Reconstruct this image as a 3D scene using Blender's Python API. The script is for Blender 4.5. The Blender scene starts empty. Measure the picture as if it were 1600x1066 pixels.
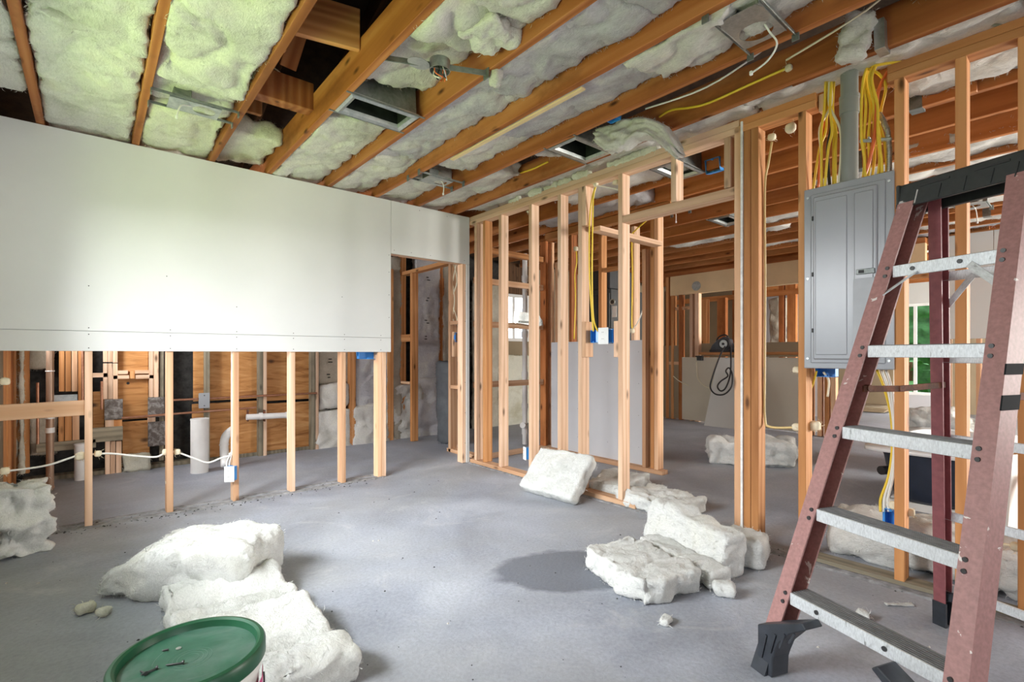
import bpy, bmesh, math, random
from mathutils import Vector, Matrix, noise, Euler
random.seed(7)
C = bpy.context.scene
COL = C.collection
# ---------------------------------------------------------------- camera
CZ, FPX, HY = 1.075, 776.0, 554.0
FX, FY, RX, RY = .6455, .7637, .7637, -.6455
cam = bpy.data.objects.new('camera', bpy.data.cameras.new('camera'))
COL.objects.link(cam)
cam.data.sensor_width = 36
cam.data.lens = FPX/1600*36
cam.data.shift_y = (HY-533)/1600
cam.data.clip_start = .02
cam.location = (0, 0, CZ)
cam.rotation_euler = (math.pi/2, 0, -math.asin(FX))
C.camera = cam
# ---------------------------------------------------------------- colour management
C.view_settings.view_transform = 'Standard'
C.view_settings.look = 'None'
C.view_settings.gamma = 1
C.view_settings.use_curve_mapping = False
C.view_settings.exposure = 0.5
# ---------------------------------------------------------------- world: bright hazy sky
W = bpy.data.worlds.new('sky'); C.world = W; W.use_nodes = True
wn = W.node_tree.nodes; wl = W.node_tree.links
wbg = wn['Background']
wbg.inputs[0].default_value = (.80, .90, 1.0, 1)
wbg.inputs[1].default_value = 1.6
# ---------------------------------------------------------------- daylight at the windows, plus an added bathroom fill
def area(name, loc, target, sx, sy, power, col):
    l = bpy.data.lights.new(name, 'AREA'); l.shape = 'RECTANGLE'
    l.size, l.size_y, l.energy, l.color = sx, sy, power, col
    o = bpy.data.objects.new(name, l); COL.objects.link(o)
    o.location = loc
    o.rotation_euler = (Vector(target)-Vector(loc)).to_track_quat('-Z', 'Y').to_euler()
    return o
area('window_daylight', (-2.4, 2.0, 2.55), (.5, 2.9, .75), 3.0, 1.5, 450, (.95, .975, 1.0))
area('lawn_bounce', (-2.1, 2.3, -.05), (.2, 2.9, 2.2), 2.8, 1.8, 150, (.75, 1.0, .33))
area('front_window_daylight', (1.1, -3.3, 1.5), (1.6, 2.0, 1.0), 2.2, 1.6, 34, (1.0, .98, 1.0))
area('bath_fill_added', (-.9, 4.9, 1.7), (1, 5.2, .8), .8, .8, 45, (.97, .98, 1.0))  # made-up source at an unseen opening, added to brighten the bathroom
area('far_room_daylight', (8.0, -3.3, 1.6), (6.4, 2.4, 1.3), 3.4, 2.0, 800, (1.0, .965, .90))
area('patio_daylight', (13.4, 2.4, 3.3), (10.5, 2.0, .3), 2.0, 1.6, 240, (.96, .99, 1.0))
area('bath_window_daylight', (5.05, 6.3, 1.9), (4.6, 3.5, 1.0), .9, .9, 35, (.97, .99, 1.0))

# ---------------------------------------------------------------- pixel rays met with real planes of the building
def fl(px, py, z=0.0):
    u = (px-800)/FPX; d = (CZ-z)*FPX/(py-HY)
    return Vector((d*(FX+u*RX), d*(FY+u*RY), z))
def onX(px, py, X):
    u = (px-800)/FPX; d = X/(FX+u*RX)
    return Vector((X, d*(FY+u*RY), CZ+d*(HY-py)/FPX))
def onY(px, py, Y):
    u = (px-800)/FPX; d = Y/(FY+u*RY)
    return Vector((d*(FX+u*RX), Y, CZ+d*(HY-py)/FPX))
def onZ(px, py, Z):
    return fl(px, py, Z)

# ---------------------------------------------------------------- materials
def mat(name):
    m = bpy.data.materials.new(name); m.use_nodes = True
    nt = m.node_tree; b = nt.nodes['Principled BSDF']
    return m, nt, b
def N(nt, t, **k):
    n = nt.nodes.new(t)
    for a, v in k.items():
        if a.startswith('i_'):
            n.inputs[a[2:].replace('_', ' ')].default_value = v
        else: setattr(n, a, v)
    return n
def ramp(nt, fac, stops):
    r = nt.nodes.new('ShaderNodeValToRGB'); e = r.color_ramp.elements
    while len(e) < len(stops): e.new(.5)
    for x, (p, c) in zip(e, stops):
        x.position = p; x.color = (*c, 1)
    nt.links.new(fac, r.inputs[0]); return r.outputs[0]
def mixc(nt, fac, a, b, mode='MIX'):
    m = nt.nodes.new('ShaderNodeMix'); m.data_type = 'RGBA'; m.blend_type = mode
    for s, v in ((0, fac), (6, a), (7, b)):
        if hasattr(v, 'links'): nt.links.new(v, m.inputs[s])
        elif isinstance(v, (int, float)): m.inputs[s].default_value = v
        else: m.inputs[s].default_value = (*v, 1)
    return m.outputs[2]
def bump(nt, b, h, strength, dist=.01):
    n = nt.nodes.new('ShaderNodeBump'); n.inputs['Strength'].default_value = strength
    n.inputs['Distance'].default_value = dist
    nt.links.new(h, n.inputs['Height']); nt.links.new(n.outputs[0], b.inputs['Normal'])
def coords(nt, scale=(1, 1, 1), rnd=True):
    tc = nt.nodes.new('ShaderNodeTexCoord'); mp = nt.nodes.new('ShaderNodeMapping')
    mp.inputs['Scale'].default_value = scale
    nt.links.new(tc.outputs['Object'], mp.inputs[0])
    if rnd:
        oi = nt.nodes.new('ShaderNodeObjectInfo'); mu = N(nt, 'ShaderNodeMath', operation='MULTIPLY')
        mu.inputs[1].default_value = 37.0
        nt.links.new(oi.outputs['Random'], mu.inputs[0])
        cb = nt.nodes.new('ShaderNodeCombineXYZ')
        for i in range(3): nt.links.new(mu.outputs[0], cb.inputs[i])
        nt.links.new(cb.outputs[0], mp.inputs['Location'])
        return mp.outputs[0], oi.outputs['Random']
    return mp.outputs[0], None
def wood(name, dark, mid, light, rough=.65, knots=True, stain=.0):
    m, nt, b = mat(name)
    v, r = coords(nt, (16, 16, 1.1))
    n1 = N(nt, 'ShaderNodeTexNoise', i_Scale=1.0, i_Detail=5, i_Distortion=.8)
    nt.links.new(v, n1.inputs['Vector'])
    w = N(nt, 'ShaderNodeTexWave', i_Scale=.42, i_Distortion=9.0, i_Detail=3, i_Detail_Scale=.7)
    nt.links.new(v, w.inputs['Vector'])
    ad = N(nt, 'ShaderNodeMath', operation='MULTIPLY_ADD'); ad.inputs[1].default_value = .32
    nt.links.new(w.outputs['Fac'], ad.inputs[0])
    ml = N(nt, 'ShaderNodeMath', operation='MULTIPLY'); ml.inputs[1].default_value = .72
    nt.links.new(n1.outputs['Fac'], ml.inputs[0]); nt.links.new(ml.outputs[0], ad.inputs[2])
    c = ramp(nt, ad.outputs[0], [(.15, dark), (.5, mid), (.85, light)])
    # board-to-board variation
    hs = nt.nodes.new('ShaderNodeHueSaturation')
    mr = N(nt, 'ShaderNodeMapRange'); mr.inputs['To Min'].default_value = .8; mr.inputs['To Max'].default_value = 1.15
    nt.links.new(r, mr.inputs['Value']); nt.links.new(mr.outputs[0], hs.inputs['Value'])
    nt.links.new(c, hs.inputs['Color']); c = hs.outputs[0]
    if knots:
        v2, _ = coords(nt, (9, 9, 3.2))
        vo = N(nt, 'ShaderNodeTexVoronoi', i_Scale=1.0)
        nt.links.new(v2, vo.inputs['Vector'])
        k = ramp(nt, vo.outputs['Distance'], [(.05, (1, 1, 1)), (.16, (0, 0, 0))])
        c = mixc(nt, k, c, tuple(x*.35 for x in dark))
    if stain:
        v3, _ = coords(nt, (3, 3, 1.6))
        n3 = N(nt, 'ShaderNodeTexNoise', i_Scale=1.6, i_Detail=6, i_Roughness=.65)
        nt.links.new(v3, n3.inputs['Vector'])
        k = ramp(nt, n3.outputs['Fac'], [(.5, (0, 0, 0)), (.7, (stain,)*3)])
        c = mixc(nt, k, c, tuple(x*.45 for x in dark))
    nt.links.new(c, b.inputs['Base Color'])
    b.inputs['Roughness'].default_value = rough
    b.inputs['Specular IOR Level'].default_value = .25
    bump(nt, b, ad.outputs[0], .25, .003)
    return m
def plain(name, col, rough=.5, metal=0.0, var=.12, scale=8, spec=.5, bmp=0.0, bscale=60):
    m, nt, b = mat(name)
    v, r = coords(nt)
    n = N(nt, 'ShaderNodeTexNoise', i_Scale=scale, i_Detail=5, i_Roughness=.6)
    nt.links.new(v, n.inputs['Vector'])
    c = ramp(nt, n.outputs['Fac'], [(.3, tuple(x*(1-var) for x in col)), (.7, tuple(min(1, x*(1+var)) for x in col))])
    nt.links.new(c, b.inputs['Base Color'])
    b.inputs['Roughness'].default_value = rough; b.inputs['Metallic'].default_value = metal
    b.inputs['Specular IOR Level'].default_value = spec
    if bmp:
        n2 = N(nt, 'ShaderNodeTexNoise', i_Scale=bscale, i_Detail=4)
        nt.links.new(v, n2.inputs['Vector']); bump(nt, b, n2.outputs['Fac'], bmp, .005)
    return m
def spotted(name, col, spot, scale, lo, hi, rough=.5, metal=0., stretch=(1, 1, 1)):
    """base colour with irregular splashes (paint, corrosion, dirt)"""
    m, nt, b = mat(name)
    v, r = coords(nt, stretch)
    n = N(nt, 'ShaderNodeTexNoise', i_Scale=scale, i_Detail=6, i_Roughness=.6, i_Distortion=.6)
    nt.links.new(v, n.inputs['Vector'])
    k = ramp(nt, n.outputs['Fac'], [(lo, (0, 0, 0)), (hi, (1, 1, 1))])
    n2 = N(nt, 'ShaderNodeTexNoise', i_Scale=scale*6, i_Detail=3)
    nt.links.new(v, n2.inputs['Vector'])
    c0 = ramp(nt, n2.outputs['Fac'], [(.3, tuple(x*.85 for x in col)), (.7, tuple(min(1, x*1.12) for x in col))])
    nt.links.new(mixc(nt, k, c0, spot), b.inputs['Base Color'])
    b.inputs['Roughness'].default_value = rough; b.inputs['Metallic'].default_value = metal
    return m
def fluff(name, a, bcol, ccol):
    m, nt, b = mat(name)
    v, r = coords(nt)
    n = N(nt, 'ShaderNodeTexNoise', i_Scale=3.2, i_Detail=6, i_Roughness=.6, i_Distortion=.5)
    nt.links.new(v, n.inputs['Vector'])
    c = ramp(nt, n.outputs['Fac'], [(.32, bcol), (.5, a), (.72, ccol)])
    v2, _ = coords(nt, (1, .3, 1))
    f = N(nt, 'ShaderNodeTexNoise', i_Scale=70, i_Detail=7, i_Roughness=.75, i_Distortion=2.2)
    nt.links.new(v2, f.inputs['Vector'])
    k = ramp(nt, f.outputs['Fac'], [(.28, (.66, .66, .65)), (.58, (1, 1, 1))])  # shade between fibres painted into the colour: low noise goes darker
    c = mixc(nt, .8, c, k, 'MULTIPLY')
    nt.links.new(c, b.inputs['Base Color'])
    b.inputs['Roughness'].default_value = 1; b.inputs['Specular IOR Level'].default_value = 0.02
    n3 = N(nt, 'ShaderNodeTexNoise', i_Scale=11, i_Detail=8, i_Roughness=.72, i_Distortion=.8)
    nt.links.new(v, n3.inputs['Vector'])
    ad = N(nt, 'ShaderNodeMath', operation='MULTIPLY_ADD'); ad.inputs[1].default_value = .35
    nt.links.new(f.outputs['Fac'], ad.inputs[0]); nt.links.new(n3.outputs['Fac'], ad.inputs[2])
    bump(nt, b, ad.outputs[0], .6, .03)
    return m
M = {}
M['pine'] = wood('pine_fresh', (.53, .32, .19), (.72, .475, .315), (.83, .60, .44))
M['pine_pink'] = wood('pine_pinkish', (.50, .26, .14), (.68, .40, .23), (.80, .54, .35))
M['fir'] = wood('fir_aged', (.38, .15, .05), (.56, .25, .09), (.70, .37, .16))
M['joist'] = wood('joist_old', (.23, .068, .018), (.39, .13, .038), (.53, .22, .08), stain=.5)
M['joist_far'] = wood('joist_old_red', (.30, .095, .025), (.48, .175, .052), (.62, .27, .10), stain=.4)
M['lvl'] = None
M['greywood'] = wood('wood_weathered', (.16, .14, .10), (.28, .24, .17), (.38, .33, .24), stain=.6)
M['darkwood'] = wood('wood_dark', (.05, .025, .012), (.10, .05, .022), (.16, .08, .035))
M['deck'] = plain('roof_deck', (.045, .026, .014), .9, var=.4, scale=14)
def plywood():
    m, nt, b = mat('plywood_orange')
    v, r = coords(nt, (1.2, 1.2, 7))
    n = N(nt, 'ShaderNodeTexNoise', i_Scale=2.2, i_Detail=6, i_Roughness=.55, i_Distortion=1.6)
    nt.links.new(v, n.inputs['Vector'])
    c = ramp(nt, n.outputs['Fac'], [(.28, (.27, .10, .025)), (.45, (.47, .21, .06)), (.55, (.53, .25, .08)), (.75, (.64, .36, .15))])
    v2, _ = coords(nt, (3.0, 3.0, 5.0))
    vo = N(nt, 'ShaderNodeTexVoronoi', i_Scale=1.0); nt.links.new(v2, vo.inputs['Vector'])
    k = ramp(nt, vo.outputs['Distance'], [(.07, (1, 1, 1)), (.15, (0, 0, 0))])
    c = mixc(nt, k, c, (.09, .035, .012))
    nt.links.new(c, b.inputs['Base Color']); b.inputs['Roughness'].default_value = .7
    bump(nt, b, n.outputs['Fac'], .15, .003)
    return m
M['ply'] = plywood()
M['drywall'] = plain('drywall_white', (.66, .665, .64), .75, var=.03, scale=2, spec=.3, bmp=.06, bscale=220)
M['gypsum_grey'] = plain('drywall_grey', (.56, .56, .58), .7, var=.04, scale=1.5, spec=.3)
M['drywall_brown'] = plain('drywall_back_paper', (.30, .235, .15), .9, var=.1, scale=2)
M['gypsum_core'] = plain('gypsum_core', (.82, .81, .78), .9, var=.15, scale=30)
M['fluff'] = fluff('glass_wool', (.82, .80, .755), (.66, .645, .585), (.88, .85, .75))
M['fluff_floor'] = fluff('glass_wool_clean', (.775, .78, .755), (.69, .70, .665), (.82, .815, .75))
M['fluff_warm'] = fluff('glass_wool_yellowish', (.83, .82, .70), (.66, .63, .46), (.90, .88, .74))
M['fluff_lav'] = fluff('glass_wool_grey_faced', (.66, .65, .68), (.56, .55, .58), (.84, .83, .78))
M['kraft'] = fluff('kraft_faced_wool', (.55, .50, .41), (.44, .39, .30), (.66, .62, .53))
M['lvl'] = plain('beam_pale', (.80, .60, .35), .7, var=.07, scale=3)
M['galv'] = spotted('galvanised_steel', (.42, .45, .45), (.60, .62, .60), 14, .4, .7, .38, .85)
M['galv_dark'] = spotted('galvanised_dull', (.20, .22, .21), (.34, .36, .34), 14, .4, .7, .5, .8)
M['rusty_plate'] = spotted('corroded_plate', (.14, .115, .10), (.38, .36, .34), 22, .45, .68, .8, .2)
M['rust'] = spotted('rusted_steel', (.12, .05, .03), (.28, .10, .05), 25, .4, .7, .8, .3)
M['panel'] = plain('panel_grey_enamel', (.31, .325, .345), .3, var=.04, scale=3, spec=.6)
M['plate'] = plain('rating_plate_silver', (.42, .44, .46), .45, var=.08, scale=10)
M['cream_wall'] = plain('drywall_cream', (.62, .575, .47), .8, var=.04, scale=1.5)
M['blue'] = plain('blue_plastic', (.04, .28, .72), .4, var=.1, scale=20)
M['white_plastic'] = plain('white_plastic', (.85, .85, .83), .35, var=.04)
M['slot'] = plain('dark_slot', (.02, .02, .02), .6)
M['yellow'] = plain('cable_yellow', (.86, .60, .05), .4, var=.12, scale=4)
M['ochre'] = plain('cable_ochre', (.74, .56, .24), .45, var=.06)
M['cream'] = plain('cable_cream', (.80, .74, .55), .45, var=.05)
M['whitecable'] = plain('cable_white', (.82, .81, .76), .45, var=.05)
M['orange'] = plain('cable_orange', (.75, .16, .04), .4, var=.05)
M['black'] = plain('black_rubber', (.018, .018, .02), .5, var=.2)
M['foam'] = plain('fire_foam_cream', (.82, .74, .55), .85, var=.1, scale=30, bmp=.4, bscale=50)
M['copper'] = spotted('copper_pipe', (.42, .20, .12), (.56, .30, .19), 9, .4, .7, .4, .75)
M['drainpipe'] = plain('brown_drain_pipe', (.36, .235, .16), .35, .35, var=.12, scale=5)
M['pvc'] = plain('pvc_white', (.80, .79, .77), .4, var=.05)
M['pvc_grey'] = plain('pvc_grey', (.27, .285, .265), .45, var=.05, scale=3)
M['fibre'] = spotted('fibreglass_red', (.40, .205, .19), (.78, .72, .68), 15, .665, .68, .5)
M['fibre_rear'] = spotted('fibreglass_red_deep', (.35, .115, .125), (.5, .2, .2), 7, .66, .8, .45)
M['alu'] = spotted('aluminium_scuffed', (.78, .81, .83), (.32, .33, .33), 16, .62, .72, .38, .25, (3, 1, 1))
M['alu_tread'] = plain('aluminium_tread_dirty', (.22, .22, .22), .6, .5, var=.3, scale=20)
M['cap'] = spotted('black_cap_plastic', (.028, .032, .032), (.62, .60, .58), 11, .665, .685, .5)
M['foot'] = plain('foot_plastic', (.035, .04, .05), .45, var=.3, scale=20)
M['green'] = plain('green_lid_plastic', (.012, .085, .038), .38, var=.18, scale=7)
M['greendusty'] = spotted('green_lid_dusty', (.035, .13, .08), (.15, .22, .19), 5, .40, .66, .5)
M['pail'] = plain('pail_white', (.72, .71, .67), .4, var=.04)
M['pink'] = plain('printed_pink', (.70, .03, .22), .5)
M['steel'] = plain('steel_dark', (.10, .10, .10), .45, .8)
M['tub'] = plain('tub_blue_black', (.022, .03, .05), .45, var=.2)
M['tubwhite'] = plain('tub_enamel', (.86, .86, .85), .2, var=.02)
M['handler'] = plain('handler_black', (.022, .026, .026), .45, var=.25, scale=4)
M['duct_in'] = plain('duct_interior', (.03, .036, .032), .45, .5, var=.4, scale=12)
M['tape'] = plain('black_tape', (.015, .016, .018), .85, spec=.2)
M['mortar'] = plain('rough_mortar', (.25, .25, .255), .95, var=.4, scale=26, bmp=.8, bscale=40)
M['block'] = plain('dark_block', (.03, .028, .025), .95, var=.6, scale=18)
M['stone'] = plain('debris', (.05, .05, .05), .9, var=.5, scale=30)
M['pebble'] = plain('crumbs_pale', (.55, .53, .48), .9, var=.2, scale=30)
M['paintedwhite'] = plain('white_paint', (.80, .79, .76), .6, var=.06)
M['leaf'] = plain('palm_green', (.045, .16, .035), .6, var=.4, scale=6)
M['lawn'] = plain('lawn_grass', (.12, .26, .05), .9, var=.35, scale=5)
M['ink'] = plain('ink_black', (.03, .03, .03), .8)
M['bag'] = plain('grey_sack', (.11, .12, .13), .6, var=.2, scale=8)
def glass():
    m, nt, b = mat('window_glass')
    b.inputs['Base Color'].default_value = (1, 1, 1, 1); b.inputs['Roughness'].default_value = .02
    b.inputs['Transmission Weight'].default_value = 1; b.inputs['IOR'].default_value = 1.02
    return m
M['glass'] = glass()
def concrete():
    m, nt, b = mat('concrete_slab')
    v, _ = coords(nt, (1, 1, 1), False)
    n1 = N(nt, 'ShaderNodeTexNoise', i_Scale=1.3, i_Detail=8, i_Roughness=.62, i_Distortion=.4)
    nt.links.new(v, n1.inputs['Vector'])
    c = ramp(nt, n1.outputs['Fac'], [(.3, (.265, .285, .335)), (.5, (.385, .41, .475)), (.72, (.50, .525, .58))])
    n2 = N(nt, 'ShaderNodeTexNoise', i_Scale=60, i_Detail=5, i_Roughness=.7)
    nt.links.new(v, n2.inputs['Vector'])
    c = mixc(nt, .5, c, ramp(nt, n2.outputs['Fac'], [(.32, (.58, .58, .57)), (.6, (1.0, 1.0, 1.0))]), 'MULTIPLY')
    n4 = N(nt, 'ShaderNodeTexNoise', i_Scale=.75, i_Detail=5, i_Roughness=.6, i_Distortion=.7)
    nt.links.new(v, n4.inputs['Vector'])
    c = mixc(nt, ramp(nt, n4.outputs['Fac'], [(.42, (0, 0, 0)), (.62, (.35,)*3)]), c, (.33, .325, .30))
    # scuffs and pale smears
    n3 = N(nt, 'ShaderNodeTexNoise', i_Scale=2.6, i_Detail=9, i_Roughness=.75, i_Distortion=1.4)
    nt.links.new(v, n3.inputs['Vector'])
    c = mixc(nt, ramp(nt, n3.outputs['Fac'], [(.56, (0, 0, 0)), (.75, (.55,)*3)]), c, (.56, .56, .56))
    # damp patch near the loose insulation
    def blob(cx, cy, rx, ry, rot):
        tc = nt.nodes.new('ShaderNodeTexCoord'); mp = nt.nodes.new('ShaderNodeMapping')
        mp.vector_type = 'TEXTURE'
        mp.inputs['Location'].default_value = (cx, cy, 0); mp.inputs['Rotation'].default_value = (0, 0, rot)
        mp.inputs['Scale'].default_value = (rx, ry, 1)
        nt.links.new(tc.outputs['Object'], mp.inputs[0])
        nn = N(nt, 'ShaderNodeTexNoise', i_Scale=2.2, i_Detail=4); nt.links.new(mp.outputs[0], nn.inputs['Vector'])
        ad = N(nt, 'ShaderNodeVectorMath', operation='MULTIPLY_ADD'); ad.inputs[1].default_value = (.5, .5, 0)
        nt.links.new(nn.outputs['Color'], ad.inputs[0]); nt.links.new(mp.outputs[0], ad.inputs[2])
        le = N(nt, 'ShaderNodeVectorMath', operation='DISTANCE'); le.inputs[1].default_value = (.25, .25, 0)
        nt.links.new(ad.outputs[0], le.inputs[0]); return le.outputs['Value']
    p = fl(890, 890); q = blob(p.x-5.9, p.y-1.5, .40, .25, -.55)
    k = ramp(nt, q, [(.86, (1, 1, 1)), (1.0, (0, 0, 0))])
    c = mixc(nt, k, c, mixc(nt, .72, c, (.105, .115, .14)))
    nt.links.new(c, b.inputs['Base Color'])
    rr = ramp(nt, n1.outputs['Fac'], [(.3, (.5,)*3), (.7, (.75,)*3)])
    nt.links.new(rr, b.inputs['Roughness'])
    b.inputs['Specular IOR Level'].default_value = .35
    ad = N(nt, 'ShaderNodeMath', operation='MULTIPLY_ADD'); ad.inputs[1].default_value = .6
    nt.links.new(n2.outputs['Fac'], ad.inputs[0]); nt.links.new(n3.outputs['Fac'], ad.inputs[2])
    bump(nt, b, ad.outputs[0], .6, .006)
    return m
M['concrete'] = concrete()

# ---------------------------------------------------------------- object helpers
WM = {}
FRAME = [Matrix.Identity(4)]
def link(o, basis=None, parent=None):
    COL.objects.link(o)
    w = FRAME[0] @ (basis if basis is not None else Matrix.Identity(4))
    o.matrix_basis = w
    WM[o.name] = w
    if parent is not None:
        o.parent = parent; o.matrix_parent_inverse = WM[parent.name].inverted()
    return o
def tag(o, label=None, cat=None, group=None, kind=None):
    for k, v in (('label', label), ('category', cat), ('group', group), ('kind', kind)):
        if v: o[k] = v
    return o
def struct(name):
    o = bpy.data.objects.new(name, None); o.empty_display_size = .1
    link(o); o['kind'] = 'structure'; return o
def thing(name, label, cat, loc=(0, 0, 0), rz=0, group=None):
    o = bpy.data.objects.new(name, None); o.empty_display_size = .1
    link(o, Matrix.Translation(loc) @ Matrix.Rotation(rz, 4, 'Z'))
    return tag(o, label, cat, group)
def meshobj(name, verts, faces, m, parent=None, basis=None, smooth=False):
    me = bpy.data.meshes.new(name); me.from_pydata([tuple(v) for v in verts], [], faces); me.update()
    if m is not None: me.materials.append(M[m] if isinstance(m, str) else m)
    if smooth: me.polygons.foreach_set('use_smooth', [True]*len(me.polygons))
    return link(bpy.data.objects.new(name, me), basis, parent)
def bmobj(name, bm, m, parent=None, basis=None, smooth=False):
    bmesh.ops.recalc_face_normals(bm, faces=bm.faces[:])
    me = bpy.data.meshes.new(name); bm.to_mesh(me); bm.free()
    for x in (m if isinstance(m, (list, tuple)) else [m]): me.materials.append(M[x])
    if smooth: me.polygons.foreach_set('use_smooth', [True]*len(me.polygons))
    return link(bpy.data.objects.new(name, me), basis, parent)
BOXC = {}
def boxmesh(sx, sy, sz, bev, m):
    key = (round(sx, 3), round(sy, 3), round(sz, 3), bev, m)
    if key in BOXC: return BOXC[key]
    bm = bmesh.new(); bmesh.ops.create_cube(bm, size=1)
    bmesh.ops.scale(bm, vec=(sx, sy, sz), verts=bm.verts[:])
    b = min(bev, sx*.3, sy*.3, sz*.3)
    if b > 0: bmesh.ops.bevel(bm, geom=bm.edges[:], offset=b, segments=1, affect='EDGES')
    me = bpy.data.meshes.new('box'); bm.to_mesh(me); bm.free()
    me.materials.append(M[m]); BOXC[key] = me
    return me
def box(name, c, size, m, parent=None, bev=.003, rot=None):
    """box centred at c, sizes along x, y, z"""
    me = boxmesh(*size, bev, m)
    b = Matrix.Translation(c)
    if rot is not None: b = b @ (rot if isinstance(rot, Matrix) else Euler(rot).to_matrix().to_4x4())
    return link(bpy.data.objects.new(name, me), b, parent)
def slab(name, lo, hi, m, parent=None, bev=.002):
    lo, hi = Vector(lo), Vector(hi)
    return box(name, (lo+hi)/2, [abs(a) for a in (hi-lo)], m, parent, bev)
def board(name, p0, p1, w, t, m, parent=None, side=(1, 0, 0), bev=.0025):
    """timber from p0 to p1 along its local z; w across `side`, t across the third axis"""
    p0, p1 = Vector(p0), Vector(p1); z = (p1-p0); L = z.length; z.normalize()
    x = Vector(side); x = (x - z*x.dot(z)).normalized(); y = z.cross(x)
    R = Matrix((x, y, z)).transposed().to_4x4()
    me = boxmesh(w, t, L, bev, m)
    return link(bpy.data.objects.new(name, me), Matrix.Translation((p0+p1)/2) @ R, parent)
def tube(name, pts, r, m, parent=None, smooth=True, res=4, cyclic=False, seg=8):
    """round cable or bar swept along a smooth line through the points"""
    pts = [Vector(p) for p in pts]; P = []
    if smooth and len(pts) > 2:
        n = len(pts)
        for i in range(n-1):
            a, b, c, d = pts[max(0, i-1)], pts[i], pts[i+1], pts[min(n-1, i+2)]
            for k in range(5):
                t = k/5
                P.append(.5*((2*b)+(c-a)*t+(2*a-5*b+4*c-d)*t*t+(3*b-a-3*c+d)*t**3))
        P.append(pts[-1])
    else: P = pts
    n = len(P); v, f = [], []
    ref = Vector((.31, .17, .93))
    for i, p in enumerate(P):
        t = (P[(i+1) % n]-P[i-1]) if cyclic else (P[min(n-1, i+1)]-P[max(0, i-1)])
        t.normalize(); x = (ref-t*ref.dot(t)).normalized(); y = t.cross(x); ref = x
        for k in range(seg):
            a = 2*math.pi*k/seg; v.append(p+x*(r*math.cos(a))+y*(r*math.sin(a)))
    for i in range(n if cyclic else n-1):
        j = (i+1) % n
        for k in range(seg): f.append((i*seg+k, i*seg+(k+1) % seg, j*seg+(k+1) % seg, j*seg+k))
    if not cyclic: f += [tuple(range(seg))[::-1], tuple((n-1)*seg+k for k in range(seg))]
    return meshobj(name, v, f, m, parent, None, True)
def lathe(name, prof, m, parent=None, basis=None, seg=32, smooth=True):
    """profile [(r, z)] turned about z"""
    v, f = [], []
    n = len(prof)
    for r, z in prof:
        for k in range(seg):
            a = 2*math.pi*k/seg; v.append((r*math.cos(a), r*math.sin(a), z))
    for i in range(n-1):
        for k in range(seg):
            k2 = (k+1) % seg
            f.append((i*seg+k, i*seg+k2, (i+1)*seg+k2, (i+1)*seg+k))
    if prof[0][0] > 1e-5: f.append(tuple(range(seg-1, -1, -1)))
    if prof[-1][0] > 1e-5: f.append(tuple((n-1)*seg+k for k in range(seg)))
    o = meshobj(name, v, f, m, parent, basis, smooth)
    if smooth:
        o.data.polygons.foreach_set('use_smooth', [len(p.vertices) == 4 for p in o.data.polygons])
        try: o.data.set_sharp_from_angle(angle=.7)
        except Exception: pass
    return o
def cyl(name, p0, p1, r, m, parent=None, seg=20, r2=None):
    p0, p1 = Vector(p0), Vector(p1); z = p1-p0; L = z.length
    R = z.to_track_quat('Z', 'Y').to_matrix().to_4x4()
    return lathe(name, [(r, 0), (r if r2 is None else r2, L)], m, parent, Matrix.Translation(p0) @ R, seg)
def prism(name, poly, axis, a, b, m, parent=None, bev=0.0, basis=None):
    """closed 2D outline pushed along an axis ('x','y','z') from a to b"""
    def P(u, v, t): return {'x': (t, u, v), 'y': (u, t, v), 'z': (u, v, t)}[axis]
    bm = bmesh.new()
    lo = [bm.verts.new(P(u, v, a)) for u, v in poly]; hi = [bm.verts.new(P(u, v, b)) for u, v in poly]
    n = len(poly)
    bm.faces.new(lo[::-1]); bm.faces.new(hi)
    for i in range(n): bm.faces.new((lo[i], lo[(i+1) % n], hi[(i+1) % n], hi[i]))
    bmesh.ops.recalc_face_normals(bm, faces=bm.faces[:])
    if bev: bmesh.ops.bevel(bm, geom=bm.edges[:], offset=bev, segments=1, affect='EDGES')
    return bmobj(name, bm, m, parent, basis)
def gridbox(nx, ny, nz):
    idx, v, f = {}, [], []
    def g(i, j, k):
        key = (i, j, k)
        if key not in idx:
            idx[key] = len(v); v.append((2*i/nx-1, 2*j/ny-1, 2*k/nz-1))
        return idx[key]
    for i in range(nx):
        for j in range(ny):
            f.append((g(i, j, nz), g(i+1, j, nz), g(i+1, j+1, nz), g(i, j+1, nz)))
            f.append((g(i, j, 0), g(i, j+1, 0), g(i+1, j+1, 0), g(i+1, j, 0)))
    for i in range(nx):
        for k in range(nz):
            f.append((g(i, 0, k), g(i+1, 0, k), g(i+1, 0, k+1), g(i, 0, k+1)))
            f.append((g(i, ny, k), g(i, ny, k+1), g(i+1, ny, k+1), g(i+1, ny, k)))
    for j in range(ny):
        for k in range(nz):
            f.append((g(0, j, k), g(0, j, k+1), g(0, j+1, k+1), g(0, j+1, k)))
            f.append((g(nx, j, k), g(nx, j+1, k), g(nx, j+1, k+1), g(nx, j, k+1)))
    return v, f
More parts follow.
